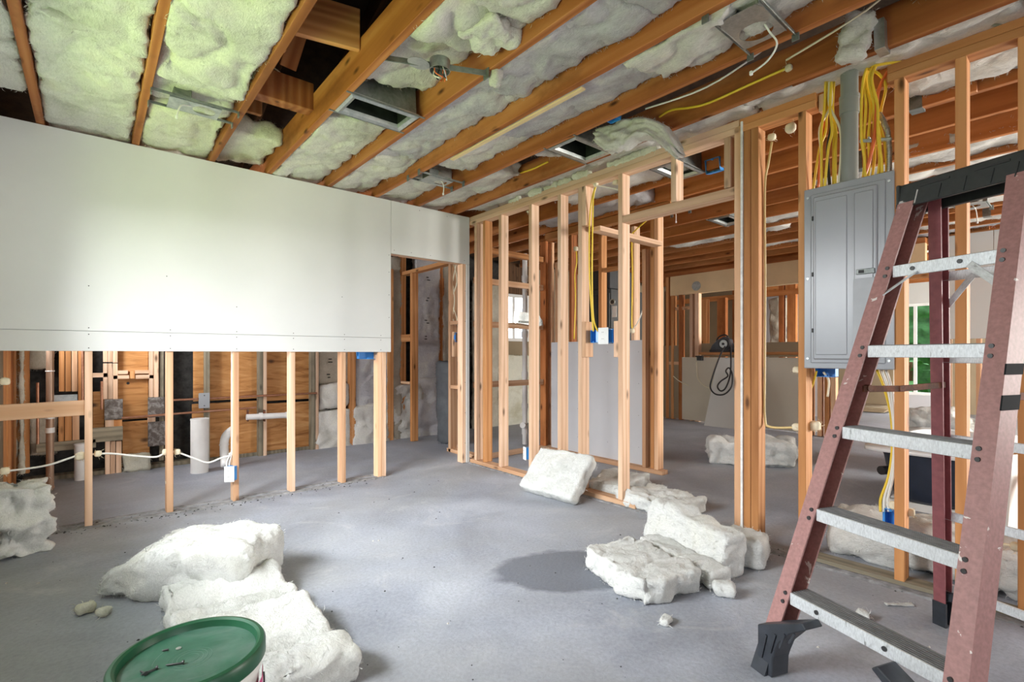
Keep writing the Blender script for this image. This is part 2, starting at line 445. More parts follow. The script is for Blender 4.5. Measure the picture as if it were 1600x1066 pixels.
def wool(name, size, m, parent=None, basis=None, seed=0, res=.022, big=.02, small=.006, rnd=5, deform=None, floor=None, freq=3.2, rag=.0, edge=.36, fuzz=2600):
    """a slab of glass wool: rounded, creased and ragged"""
    sx, sy, sz = size
    nx, ny, nz = [max(2, min(90, int(s/res))) for s in (sx, sy, sz)]
    v, f = gridbox(nx, ny, nz)
    nf0 = len(f)
    off = Vector((seed*13.7, seed*7.1, seed*3.3))
    out = []
    for p in v:
        ax = [abs(c) for c in p]; mx = max(ax)
        ln = sum(c**rnd for c in ax)**(1/rnd)
        s = mx/ln
        # keep thin pieces flat: round in metres, not in proportion
        q = Vector((p[0]*sx/2, p[1]*sy/2, p[2]*sz/2))
        r = min(sx, sy, sz)*edge
        cx = max(-(sx/2-r), min(sx/2-r, q.x)); cy = max(-(sy/2-r), min(sy/2-r, q.y)); cz = max(-(sz/2-r), min(sz/2-r, q.z))
        c = Vector((cx, cy, cz)); d = q-c
        if d.length > 1e-6:
            e = [abs(t)/r for t in d]; ln = sum(t**rnd for t in e)**(1/rnd); mx = max(e)
            d = d*(mx/ln); q = c+d
            nrm = d.normalized()
        else: nrm = Vector((0, 0, 1 if p[2] > 0 else -1))
        t = q*freq+off
        n1 = noise.noise(t); n2 = 1-abs(noise.noise(t*1.9+Vector((5, 9, 1))))*2
        n3 = noise.noise(q*21+off); n4 = noise.noise(q*52+off)
        n5 = max(0, 1-abs(noise.noise(t*1.3+Vector((31, 7, 2))))*3.2); n6 = max(0, 1-abs(noise.noise(q*9+off*.7))*2.6)
        disp = big*(n1*.9+.35*n2-.75*n5*n5) + small*(n3*1.0+n4*.9-.9*n6*n6)
        if rag:
            hor = Vector((d.x, d.y, 0))
            if hor.length > .3*r: q = q + hor.normalized()*rag*(noise.noise(q*9+off*2)+.6*noise.noise(q*24+off))
        q = q+nrm*disp
        if deform: q = deform(q)
        if floor is not None:
            w = (basis @ q) if basis is not None else q
            if w.z < floor:
                w.z = floor+.0005*n3; q = (basis.inverted() @ w) if basis is not None else w
        out.append(q)
    # loose fibres standing off the surface, each rooted in a vertex
    rg = random.Random(int(seed*1000)+5); nv = len(out)
    area_ = 2*(sx*sy+sx*sz+sy*sz)
    cen = sum(out, Vector())/nv
    for _ in range(int(min(9000, area_*fuzz))):
        fc = f[rg.randrange(nf0)]
        a, b2, c2 = out[fc[0]], out[fc[1]], out[fc[2]]
        nr = (b2-a).cross(c2-a)
        if nr.length < 1e-9: continue
        nr.normalize()
        if nr.dot((a+c2)*.5-cen) < 0: nr = -nr
        tg = nr.cross(Vector((rg.uniform(-1, 1), rg.uniform(-1, 1), rg.uniform(-1, 1))))
        if tg.length < 1e-3: continue
        tg.normalize(); sd = nr.cross(tg); L = rg.uniform(.010, .034); w = rg.uniform(.0006, .0016); lift = rg.uniform(.10, .42)*L
        md = a+tg*(L*.5)+nr*(lift*.75); tip = a+tg*L*.95+nr*lift+sd*(L*rg.uniform(-.35, .35))
        k = len(out); out += [md-sd*w, md+sd*w, tip]
        f.append((fc[0], k, k+1)); f.append((k, k+2, k+1))
    return meshobj(name, out, f, m, parent, basis, True)
def TR(loc, rot=(0, 0, 0)):
    return Matrix.Translation(loc) @ Euler(rot).to_matrix().to_4x4()
H = 2.44

# ================================================================ SETTING
floor = struct('floor')
slab('slab', (-.5, -3, -.1), (12.3, 6.0, 0), 'concrete', floor, 0)
lawn = struct('ground'); slab('lawn', (-14, -14, -.25), (26, 18, -.12), 'lawn', lawn, 0)
# rough mortar ridge where the sole plates were cut away
def ridge(name, p0, p1, w, h, m, parent, seed, n=70):
    p0, p1 = Vector(p0), Vector(p1); d = (p1-p0); L = d.length; d.normalize(); s = Vector((-d.y, d.x, 0))
    v, f = [], []
    for i in range(n+1):
        for j, (a, b) in enumerate(((-1, -.004), (-.55, .7), (0, 1), (.55, .6), (1, -.004))):
            q = p0+d*(L*i/n)+s*(a*w/2*(1+.5*noise.noise(Vector((i*.35+seed, j*1.7, 0)))))
            q.z = b if b < 0 else h*b*(.55+.9*abs(noise.noise(Vector((i*.5, j*2.1, seed)))))
            v.append(q)
    for i in range(n):
        for j in range(4): f.append((i*5+j, (i+1)*5+j, (i+1)*5+j+1, i*5+j+1))
    return meshobj(name, v, f, m, parent)

# ---------------------------------------------------------------- left wall: drywall over cut-out studs
WY = 4.04
wl_ = struct('wall_left')
xd0 = onY(611, 400, WY).x; xd1 = onY(728, 412, WY).x
XC = 2.862
slab('drywall_sheet', (-.5, WY, 1.221), (xd0-.001, WY+.0127, 2.436), 'drywall', wl_, .0015)
slab('drywall_strip', (-.5, WY, 1.096), (xd0-.001, WY+.0127, 1.2185), 'drywall', wl_, .0015)
slab('drywall_sheet', (xd0+.001, WY, 1.968), (XC, WY+.0127, 2.436), 'drywall', wl_, .0015)
slab('drywall_strip', (xd1+.006, WY, 0.005), (XC, WY+.0127, 1.966), 'drywall', wl_, .0015)
slab('seam_light_stop', (-.5, WY+.0127, 1.20), (xd0-.002, WY+.0134, 1.24), 'gypsum_grey', wl_, 0)  # added strip: stops light through the seam, leaving a shadow line
def dots(name, pts, r, axis, m, parent):
    v, f = [], []
    for p in pts:
        b = len(v)
        for k in range(8):
            a = k*math.pi/4; c, s = r*math.cos(a), r*math.sin(a)
            v.append((p[0]+c, p[1], p[2]+s) if axis == 'y' else (p[0], p[1]+c, p[2]+s))
        f.append(tuple(range(b, b+8)))
    o = meshobj(name, v, f, m, parent); o['kind'] = 'stuff'; return o
LS = [132, 260, 364, 453, 533, 590]      # stud left edges in the photograph
SX = [onY(a, 700, WY+.02).x for a in LS]
dp = []
for x in SX:
    for z in (1.24, 1.115, 1.20):
        dp.append((x+.02, WY-.0008, z))
for x, z in ((SX[0]+.02, 1.5), (SX[2]+.02, 1.42), (SX[1], 1.6), (SX[4], 1.55), (xd0-.02, 1.4), (xd0-.02, 1.6), (xd0-.02, 1.8), (xd0-.02, 1.95), (xd0+.03, 2.0), (xd0+.2, 2.0), (xd0+.4, 2.0), (2.80, 2.0), (2.81, 1.7), (2.81, 1.4), (2.81, 1.1), (2.81, .8), (2.81, .5), (2.81, .2), (2.3, 2.40), (2.6, 2.40)):
    dp.append((x, WY-.0008, z))
dots('screw_dimples', dp, .0035, 'y', 'ink', wl_)
SM = ['pine', 'pine_pink', 'pine_pink', 'pine', 'pine_pink', 'pine_pink']
for i, (x, m) in enumerate(zip(SX, SM)):
    board('stud', (x+.019, WY+.058, 0.004), (x+.019, WY+.058, 2.36), .038, .089, m, wl_)
board('stud', (SX[5]+.058, WY+.058, 0.004), (SX[5]+.058, WY+.058, 2.36), .038, .089, 'pine', wl_)
board('top_plate', (-.5, WY+.058, 2.38), (XC, WY+.058, 2.38), .089, .038, 'fir', wl_, (0, 1, 0))
board('top_plate', (-.5, WY+.058, 2.419), (XC, WY+.058, 2.419), .089, .038, 'fir', wl_, (0, 1, 0))
board('header', (xd0-.03, WY+.058, 1.988), (xd1+.03, WY+.058, 1.988), .089, .038, 'pine', wl_, (0, 1, 0))
board('stud', (xd1-.014, WY+.058, .004), (xd1-.014, WY+.058, 1.968), .038, .089, 'pine', wl_)
board('stud', (2.84, WY+.06, .004), (2.84, WY+.06, 2.36), .038, .089, 'pine', wl_)
# blocking between the first studs, low on the left
z0 = onY(70, 642, WY+.03).z
board('blocking', (-.46, WY+.045, z0), (SX[0], WY+.045, z0+.005), .038, .092, 'pine_pink', wl_, (0, 1, 0))
ridge('mortar_ridge', (-.5, WY+.03, 0), (1.95, WY+.03, 0), .10, .016, 'mortar', wl_, 3)
ridge('mortar_ridge', (-.5, WY+.13, 0), (1.95, WY+.13, 0), .06, .012, 'mortar', wl_, 9)

# ---------------------------------------------------------------- right wall: open stud partition (x = 2.865)
XF = 2.865
wr = struct('wall_right')
def sy(px): return onX(px, 600, XF).y
def stud_r(px, m, z0=.04, z1=2.36, w=.038, d=.089, dx=0.0):
    y = sy(px)-w/2
    return board('stud', (XF+d/2+dx, y, z0), (XF+d/2+dx, y, z1), d, w, m, wr)
stud_r(741, 'pine'); stud_r(753, 'fir', dx=.01)
stud_r(779, 'pine'); stud_r(826, 'pine'); stud_r(871, 'pine'); stud_r(903, 'pine'); stud_r(965.5, 'pine')
yS4, yS5 = sy(903), sy(965.5)
# scabs: doubled upper piece and short backing blocks at switch height
board('stud_scab', (XF+.045, yS4-.058, 2.06), (XF+.045, yS4-.058, 2.36), .089, .038, 'pine', wr)
board('backing_block', (XF+.045, yS4-.058, 1.055), (XF+.045, yS4-.058, 1.325), .089, .038, 'pine_pink', wr)
board('backing_block', (XF+.045, yS5+.020, 1.055), (XF+.045, yS5+.020, 1.315), .089, .038, 'pine', wr)
# sole plate, short run
ye = sy(992)
board('sole_plate', (XF+.045, WY, .0195), (XF+.045, ye, .0195), .089, .038, 'pine_pink', wr)
ridge('mortar_ridge', (XF-.012, WY, 0), (XF-.012, .9*ye, 0), .05, .012, 'mortar', wr, 5)
# doorway header and cripples
yj = sy(1147)
board('header', (XF+.045, yS5-.038, 2.032), (XF+.045, yj, 2.032), .089, .05, 'pine', wr)
board('cripple', (XF+.045, sy(1048)-.019, 2.06), (XF+.045, sy(1048)-.019, 2.36), .089, .038, 'pine', wr)
board('cripple', (XF+.045, sy(1131)-.019, 2.06), (XF+.045, sy(1131)-.019, 2.36), .089, .038, 'pine', wr)
# jamb pack with the sliver of drywall left between its studs
board('stud', (XF+.045, yj-.019, .004), (XF+.045, yj-.019, 2.40), .089, .038, 'pine_pink', wr)
slab('drywall_sliver', (XF-.006, yj-.052, .02), (XF+.09, yj-.039, 2.42), 'gypsum_core', wr, .002)
board('stud', (XF+.045, yj-.074, .004), (XF+.045, yj-.074, 2.36), .089, .038, 'fir', wr)
board('stud', (XF+.049, yj-.116, .004), (XF+.049, yj-.116, 2.36), .092, .042, 'fir', wr)
yP = sy(1247)
stud_r(1247, 'fir', .02); y14 = sy(1397)
stud_r(1397, 'fir', .02)
stud_r(1492, 'fir', .02); stud_r(1590, 'fir', .02)
for y in (-.22, -.62, -1.03): board('stud', (XF+.045, y, .02), (XF+.045, y, 2.36), .089, .038, 'fir', wr)
# top plates: two runs with a gap where the cables rise
yg0, yg1 = sy(1274), sy(1386)
for z in (2.3795, 2.4185):
    board('top_plate', (XF+.045, WY, z), (XF+.045, yj-.03, z), .089, .038, 'pine', wr)
    board('top_plate', (XF+.045, yj-.031, z), (XF+.045, yg0, z), .089, .038, 'fir', wr)
    board('top_plate', (XF+.045, yg1, z), (XF+.045, -1.6, z), .089, .038, 'fir', wr)
board('blocking', (XF+.06, yg0-.02, 2.34), (XF+.06, yg0-.02, 2.43), .06, .03, 'pine', wr)
# low footing strip left by the removed plate
board('sole_plate', (XF+.045, 1.0, .012), (XF+.045, -1.6, .012), .10, .022, 'greywood', wr)
ridge('mortar_ridge', (XF-.03, 1.30, 0), (XF-.03, -1.2, 0), .09, .014, 'mortar', wr, 8)

# ---------------------------------------------------------------- closet behind the partition
XK = 3.93
wk = struct('wall_closet')
board('header', (XF+.09, 2.50, 2.04), (3.79, 2.50, 2.04), .038, .089, 'pine', wk, (0, 0, 1))
for y in (2.705, 2.615): pass
yk = onX(1005, 730, XK).y
slab('drywall_half', (XK, yk, .02), (XK+.0127, 3.97, 1.21), 'gypsum_grey', wk)
dots('screw_dimples', [(XK-.0008, y, z) for y in (yk+.05, yk+.42, yk+.82, yk+1.2) for z in (.2, .5, .8, 1.1)], .003, 'x', 'ink', wk)
def stud_k(px, m, z0, z1, X=XK+.015, w=.038):
    y = onX(px, 600, X).y-w/2
    board('stud', (X+.045, y, z0), (X+.045, y, z1), .089, w, m, wk)
stud_k(867, 'pine_pink', 0.04, 2.1); stud_k(889, 'joist', .04, 2.4); stud_k(935, 'fir', .04, 2.3); stud_k(986, 'pine', .04, 2.3)
board('blocking', (XK+.05, onX(938, 600, XK).y, 1.93), (XK+.05, onX(988, 600, XK).y, 1.93), .038, .06, 'fir', wk, (0, 0, 1))
# trimmers at the mouth of the closet
for px, m, z1, dd in ((1003, 'pine_pink', 2.04, 0), (1014, 'fir', 2.36, .02), (1022, 'pine_pink', 2.36, .0)):
    y = onX(px, 600, 3.86).y-.019
    board('stud', (3.905+dd, y, .04), (3.905+dd, y, z1), .089, .038, m, wk)
board('sole_plate', (3.90, 3.97, .02), (3.90, 2.50, .02), .089, .038, 'pine_pink', wk)
board('top_plate', (3.945, 4.04, 2.40), (3.945, 2.45, 2.40), .089, .07, 'fir', wk)
# closet back wall: continues the line of the left wall, open studs and blocking
wkb = struct('wall_closet_back')
for z, m in ((1.83, 'pine_pink'), (1.385, 'pine_pink'), (.765, 'pine_pink')):
    board('blocking', (XF+.09, WY+.05, z), (XK-.02, WY+.05, z), .06, .038, m, wkb, (0, 0, 1))
board('top_plate', (XF+.09, WY+.05, 2.15), (XK-.02, WY+.05, 2.15), .06, .04, 'fir', wkb, (0, 0, 1))
board('sole_plate', (XF+.09, WY+.05, .02), (XK+.1, WY+.05, .02), .089, .038, 'pine_pink', wkb, (0, 1, 0))
for px, m in ((850, 'joist'), (860, 'pine_pink')):
    x = onY(px, 600, WY+.05).x
    board('stud', (x, WY+.05, .04), (x, WY+.05, 2.36), .038, .089, m, wkb)

# ---------------------------------------------------------------- bathroom: partition line with a door opening, outer wall
wbp = struct('wall_bathroom_partition')
XB = 3.0
def sb(px): return onX(px, 600, XB).y
for px, m, z1 in ((622, 'fir', 2.4), (640.5, 'fir', 2.09), (700, 'pine_pink', 2.4)):
    y = sb(px)-.025
    board('stud', (XB+.045, y, .004), (XB+.045, y, z1), .089, .045, m, wbp)
board('header', (XB+.045, sb(700), 2.10), (XB+.045, sb(628), 2.10), .089, .045, 'fir', wbp)
board('backing_block', (XB+.02, sb(709), 1.05), (XB+.02, sb(709), 1.32), .07, .04, 'pine_pink', wbp)
for z in (1.42, .72):
    board('blocking', (XB+.045, sb(702), z), (XB+.045, sb(722), z), .089, .038, 'pine_pink', wbp)
board('blocking', (XB+.03, sb(606), 1.28), (XB+.03, sb(642), 1.28), .089, .05, 'fir', wbp, (0, 0, 1))
board('blocking', (XB+.03, sb(626), .72), (XB+.03, sb(640), .72), .06, .03, 'pine_pink', wbp)
board('sole_plate', (XB+.045, sb(698), .02), (XB+.045, 4.16, .02), .089, .038, 'pine_pink', wbp)
wb = struct('wall_bathroom')
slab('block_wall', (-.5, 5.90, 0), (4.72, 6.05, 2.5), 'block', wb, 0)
slab('block_wall', (4.72, 5.90, 0), (5.38, 6.05, 1.28), 'drywall_brown', wb, 0)
slab('block_wall', (4.72, 5.90, 2.02), (5.38, 6.05, 2.5), 'darkwood', wb, 0)
slab('block_wall', (5.38, 5.90, 0), (12.3, 6.05, 2.5), 'drywall_brown', wb, 0)
slab('baseplate', (-.45, 5.77, 0), (2.0, 5.90, .035), 'greywood', wb)
def prect(name, x0, y0, x1, y1, Y, th, m, parent, bev=.003, side=None):
    a = onY(x0, (y0+y1)/2, Y); b = onY(x1, (y0+y1)/2, Y); c = onY((x0+x1)/2, y0, Y); d = onY((x0+x1)/2, y1, Y)
    w, h = b.x-a.x, c.z-d.z
    p = Vector(((a.x+b.x)/2, Y+th/2, (c.z+d.z)/2))
    if m in ('ply', 'drywall', 'rusty_plate', 'galv', 'kraft', 'panel') : return box(name, p, (w, th, h), m, parent, bev)
    if h >= w: return board(name, p-Vector((0, 0, h/2)), p+Vector((0, 0, h/2)), w, th, m, parent)
    return board(name, p-Vector((w/2, 0, 0)), p+Vector((w/2, 0, 0)), h, th, m, parent, (0, 0, 1))
# plywood sheathing, upper and lower courses
for a in ((302, 520, 404, 625), (300, 629, 405, 745), (412, 520, 490, 625), (412, 629, 490, 722)):
    prect('plywood_sheet', *a, 5.80, .018, 'ply', wb)
prect('plywood_sheet', 184, 520, 232, 655, 5.80, .018, 'ply', wb)
prect('plywood_sheet', 191, 658, 234, 728, 5.80, .018, 'ply', wb)
prect('plywood_sheet', 145, 612, 163, 672, 5.84, .018, 'ply', wb)
h_ = onY(200, 599, 5.797); cyl('knot_hole', h_, h_+Vector((0, .004, 0)), .012, 'ink', wb)
for a, m in (((161, 520, 168, 566), 'pine'), ((168.5, 520, 176, 566), 'pine'), ((161, 568, 168, 624), 'pine'), ((168.5, 568, 176, 624), 'pine'), ((176.5, 568, 184, 624), 'pine'), ((176.5, 520, 184, 567), 'pine'),
             ((233, 520, 240, 621), 'pine'), ((240.5, 520, 248, 621), 'pine'), ((249, 520, 256, 720), 'greywood'),
             ((144, 583, 168, 590), 'pine'), ((184, 579, 200, 585), 'pine'), ((176, 586.5, 202, 592.5), 'pine'), ((211, 579, 233, 584), 'pine'), ((212, 586, 240, 592), 'pine'), ((203, 580, 211, 592), 'fir'),
             ((164, 656, 178, 668), 'pine'), ((178, 656, 191, 668), 'fir'), ((164, 690, 172, 742), 'pine'), ((172.5, 690, 180, 742), 'pine'), ((181, 690, 190, 742), 'pine'),
             ((92, 520, 101, 612), 'fir'), ((102, 520, 111, 612), 'fir'), ((112, 520, 121, 612), 'pine_pink'), ((122, 520, 130, 640), 'fir'),
             ((91, 650, 100, 690), 'fir'), ((101, 650, 112, 690), 'fir'), ((113, 650, 124, 690), 'pine_pink'), ((231, 652, 243, 662), 'pine'),
             ((36, 520, 46, 740), 'fir'), ((24, 520, 35, 740), 'fir')):
    prect('framing_block', *a, 5.745 if m != 'greywood' else 5.76, .045, m, wb)
prect('board', 144, 668, 192, 690, 5.70, .04, 'greywood', wb); prect('board', 56, 690, 150, 704, 5.70, .04, 'greywood', wb)
for a in ((163, 624, 192, 656), (231, 621, 257, 652), (231, 659, 259, 697)): prect('nail_plate', *a, 5.735, .012, 'rusty_plate', wb)
prect('steel_plate', 84, 617, 121, 632, 5.69, .006, 'galv', wb)
for a, m in (((404, 520, 411, 736), 'greywood'), ((411.5, 520, 417, 736), 'pine'), ((486, 520, 493, 705), 'greywood'), ((493.5, 520, 498, 705), 'pine'), ((547, 520, 556, 700), 'fir'), ((320, 520, 328, 735), 'greywood'), ((606, 420, 615, 690), 'fir')):
    prect('wall_stud', *a, 5.72, .08, m, wb)
# glass wool hung between the outer studs
def wallwool(x0, y0, x1, y1, Y, th, m, seed, big=.03, res=.03):
    a = onY(x0, (y0+y1)/2, Y); b = onY(x1, (y0+y1)/2, Y); c = onY((x0+x1)/2, y0, Y); d = onY((x0+x1)/2, y1, Y)
    return wool('insulation_batt', (b.x-a.x, th, c.z-d.z), m, wb, TR(((a.x+b.x)/2, Y+th/2, (c.z+d.z)/2)), seed, res, big, .008, 4)
wallwool(497, 440, 548, 600, 5.80, .09, 'kraft', 1, .006)
wallwool(500, 600, 545, 638, 5.74, .12, 'fluff', 2)
wallwool(494, 640, 549, 706, 5.72, .13, 'fluff', 3)
wallwool(555, 440, 612, 640, 5.74, .12, 'fluff_lav', 4, .02)
wallwool(552, 630, 610, 700, 5.71, .14, 'fluff', 5)
wallwool(610, 400, 628, 700, 5.75, .12, 'kraft', 6, .02)
wallwool(608, 600, 660, 697, 5.74, .12, 'fluff', 16, .03)
wallwool(650, 380, 688, 600, 5.76, .12, 'fluff_lav', 7, .018)
wallwool(650, 590, 693, 693, 5.72, .13, 'fluff_lav', 8, .025)
wallwool(692, 380, 720, 690, 5.78, .10, 'kraft', 9, .01)
prect('wall_stud', 685, 390, 694, 690, 5.79, .09, 'joist_far', wb)
wallwool(46, 500, 84, 576, 5.76, .09, 'kraft', 10, .02); wallwool(44, 640, 90, 712, 5.78, .09, 'kraft', 11, .02)
wallwool(190, 710, 236, 738, 5.70, .1, 'fluff_warm', 12, .02); wallwool(-4, 500, 26, 735, 5.72, .1, 'kraft', 13, .03)
wallwool(29, 520, 38, 740, 5.70, .05, 'fluff_warm', 14, .012)
wallwool(782, 555, 830, 690, 5.78, .1, 'fluff_warm', 15, .02)
wallwool(740, 440, 784, 690, 5.82, .06, 'kraft', 17, .01)
# batt print: dark makers' strokes on the facing
for px, py in ((668, 470), (668, 505), (668, 530), (670, 438), (515, 566), (510, 590)):
    p = onY(px, py, 5.738 if px > 600 else 5.79)
    for k in range(2):
        box('print_mark', p+Vector((random.uniform(-.03, .03), -.004, .035*k)), (.03+.02*random.random(), .003, .012), 'ink', wb, 0)

# left end of the bathroom and the room's window wall
ww = struct('wall_window')
X0 = -.5
slab('block_wall', (X0-.2, -3.1, -.1), (X0, 1.35, 2.6), 'drywall', ww, 0)
slab('block_wall', (X0-.2, 3.40, -.1), (X0, 4.5, 2.6), 'drywall', ww, 0); slab('block_wall', (X0-.2, 5.3, -.1), (X0, 6.05, 2.6), 'drywall', ww, 0); slab('block_wall', (X0-.2, 4.5, -.1), (X0, 5.3, 1.25), 'drywall', ww, 0); slab('block_wall', (X0-.2, 4.5, 2.05), (X0, 5.3, 2.6), 'drywall', ww, 0)  # invented opening among these blocks, left for the added bathroom fill
slab('block_wall', (X0-.2, 1.35, -.1), (X0, 3.40, .98), 'drywall', ww, 0)
slab('block_wall', (X0-.2, 1.35, 2.02), (X0, 3.40, 2.6), 'drywall', ww, 0)
for k, (y, w, m) in enumerate(((4.25, .10, 'fir'), (4.42, .12, 'greywood'), (4.62, .2, 'fir'), (4.84, .15, 'greywood'), (5.05, .19, 'fir'), (5.27, .16, 'fir'), (5.47, .15, 'joist'), (5.63, .12, 'fir'))):
    board('wall_board', (X0+.012+.006*(k % 2), y, .01), (X0+.012+.006*(k % 2), y, 1.22), w, .02, m, ww, (0, 1, 0))
wf = struct('wall_front')
slab('block_wall', (X0, -3.2, -.1), (.2, -3, 2.6), 'drywall', wf, 0); slab('block_wall', (2.4, -3.2, -.1), (6.3, -3, 2.6), 'drywall', wf, 0)
slab('block_wall', (9.7, -3.2, -.1), (12.3, -3, 2.6), 'drywall', wf, 0)
slab('block_wall', (.2, -3.2, -.1), (2.4, -3, .5), 'drywall', wf, 0); slab('block_wall', (6.3, -3.2, -.1), (9.7, -3, .4), 'drywall', wf, 0)
slab('block_wall', (.2, -3.2, 2.1), (2.4, -3, 2.6), 'drywall', wf, 0); slab('block_wall', (6.3, -3.2, 2.1), (9.7, -3, 2.6), 'drywall', wf, 0)

# ---------------------------------------------------------------- far rooms
XH = 7.35
wh = struct('wall_kitchen')      # half-height wall with a deep pale beam above the opening
zl = 1.09
def hy(px): return onX(px, 600, XH).y
slab('drywall_half', (XH, hy(1192), .02), (XH+.0127, 4.4, zl-.06), 'cream_wall', wh)
slab('drywall_half', (XH, hy(1256), .02), (XH+.0127, hy(1192)-.002, zl-.06), 'cream_wall', wh)
slab('drywall_half', (XH+.02, 4.42, .02), (XH+.0327, 5.8, 1.22), 'drywall_brown', wh)
board('ledge', (XH+.05, 4.1, zl), (XH+.05, 2.2, zl), .14, .04, 'fir', wh)
slab('opposite_board', (XH+.09, 2.3, zl-.05), (XH+.103, 4.2, 1.25), 'drywall_brown', wh)
board('beam', (XH+.05, 4.62, 2.21), (XH+.05, 1.3, 2.21), .32, .09, 'lvl', wh, (0, 0, 1))
p = onX(1088, 447, XH-.002); cyl('round_tie_plate', p, p+Vector((-.006, 0, 0)), .075, 'galv', wh, 16)
for px, m, w, z1 in ((1040, 'fir', .05, 2.4), (1048, 'fir', .045, 2.4), (1077, 'pine', .05, 2.4), (1085, 'pine', .07, 2.05), (1096, 'fir', .1, 2.05), (1120, 'joist', .15, 2.05), (1046, 'joist', .1, 2.4), (1060, 'joist', .06, 2.3)):
    y = hy(px); dx = 0 if w < .08 else .9
    if dx: y = onX(px, 600, XH+dx).y
    board('stud', (XH+.05+dx, y-w/2, 0.004), (XH+.05+dx, y-w/2, z1), .089, w, m, wh)
for z, a, b in ((.93, 1040, 1077), (1.83, 1054, 1077), (.99, 1084, 1160)):
    board('blocking', (XH+.04, hy(a), z), (XH+.04, hy(b), z), .05, .05, 'pine_pink', wh)
board('top_plate', (XH+.05, 5.8, 2.40), (XH+.05, 1.3, 2.40), .09, .07, 'joist', wh)
for px, m in ((1262, 'fir'), (1276, 'pine_pink'), (1287, 'fir'), (1298, 'pine_pink')):
    y = onX(px, 600, XH-.1).y
    board('stud', (XH-.05, y-.03, 0.004), (XH-.05, y-.03, 2.4), .089, .05, m, wh)
# room seen beyond the pass-through
whb = struct('wall_kitchen_back')
slab('drywall_sheet', (9.6, 3.0, 0), (9.62, 4.2, 2.2), 'gypsum_grey', whb); slab('drywall_sheet', (9.6, 4.6, 0), (9.62, 5.8, 2.4), 'drywall_brown', whb)
for px, m, w in ((1222, 'joist', .08), (1238, 'joist_far', .14), (1150, 'joist', .1), (1050, 'joist_far', .12)):
    y = onX(px, 600, 9.2).y; board('stud', (9.2, y, 0.004), (9.2, y, 2.4), .089, w, m, whb)
board('top_plate', (9.2, 5.8, 2.15), (9.2, 2.2, 2.15), .09, .09, 'joist_far', whb)
wool('insulation_batt', (.12, .28, 1.35), 'kraft', whb, TR((9.45, onX(1216, 600, 9.45).y, 1.4)), 31, .04, .04, .01)

# drywalled wall at the far right, its lower half cut away to the studs
we = struct('wall_right_room')
XE = 7.44
ya, yb = onX(1478, 600, XE).y, -1.4
slab('drywall_sheet', (XE, onX(1552, 600, XE).y, 1.25), (XE+.0127, ya, 2.42), 'drywall', we); slab('drywall_sheet', (XE, yb, 1.25), (XE+.0127, onX(1552, 600, XE).y-.004, 2.42), 'drywall', we)
y = ya-.02; k = 0
while y > -1.4:
    board('stud', (XE+.06, y, .004), (XE+.06, y, 2.36), .089, .038, ('pine', 'fir', 'pine_pink')[k % 3], we); y -= (.10, .15, .12)[k % 3]; k += 1
board('sole_plate', (XE+.06, ya, .02), (XE+.06, yb, .02), .089, .038, 'fir', we)
board('top_plate', (XE+.06, 1.6, 2.40), (XE+.06, yb, 2.40), .09, .076, 'fir', we)
board('header', (XE+.06, 2.4, 2.08), (XE+.06, ya, 2.08), .09, .2, 'fir', we, (1, 0, 0))
# far wall with its glass doors
wx = struct('wall_far')
slab('block_wall', (12, 2.62, -.1), (12.2, 6.05, 2.6), 'drywall_brown', wx, 0); slab('block_wall', (12, -3.1, -.1), (12.2, -.3, 2.6), 'drywall', wx, 0)
slab('block_wall', (12, 1.95, 2.05), (12.2, 2.62, 2.6), 'drywall', wx, 0); slab('block_wall', (12, 1.95, -.1), (12.2, 2.62, .30), 'gypsum_grey', wx, 0); slab('block_wall', (12, -.3, -.1), (12.2, 1.95, 2.6), 'drywall_brown', wx, 0)
def window(name, lo, hi, axis, bars, fw=.05, m='white_plastic'):
    w = struct(name); lo, hi = Vector(lo), Vector(hi); ax = 0 if axis == 'x' else 1; oth = 1-ax
    def bar(nm, a0, a1, z0, z1):
        l, h = lo.copy(), hi.copy(); l[ax], h[ax], l.z, h.z = a0, a1, z0, z1; slab(nm, l, h, m, w)
    bar('frame', lo[ax], hi[ax], lo.z, lo.z+fw); bar('frame', lo[ax], hi[ax], hi.z-fw, hi.z)
    bar('frame', lo[ax], lo[ax]+fw, lo.z+fw, hi.z-fw); bar('frame', hi[ax]-fw, hi[ax], lo.z+fw, hi.z-fw)
    for t in bars: bar('mullion', lo[ax]+t*(hi[ax]-lo[ax])-fw/2, lo[ax]+t*(hi[ax]-lo[ax])+fw/2, lo.z+fw, hi.z-fw)
    l, h = lo.copy(), hi.copy(); mid = (lo[oth]+hi[oth])/2; l[oth], h[oth] = mid-.003, mid+.003
    l[ax] += fw; h[ax] -= fw; l.z += fw; h.z -= fw; slab('pane', l, h, 'glass', w, 0)
window('window_1', (4.72, 5.93, 1.28), (5.38, 5.99, 2.02), 'x', (.5,))
window('window_2', (12.05, 1.95, .30), (12.11, 2.62, 2.05), 'y', (.5,))

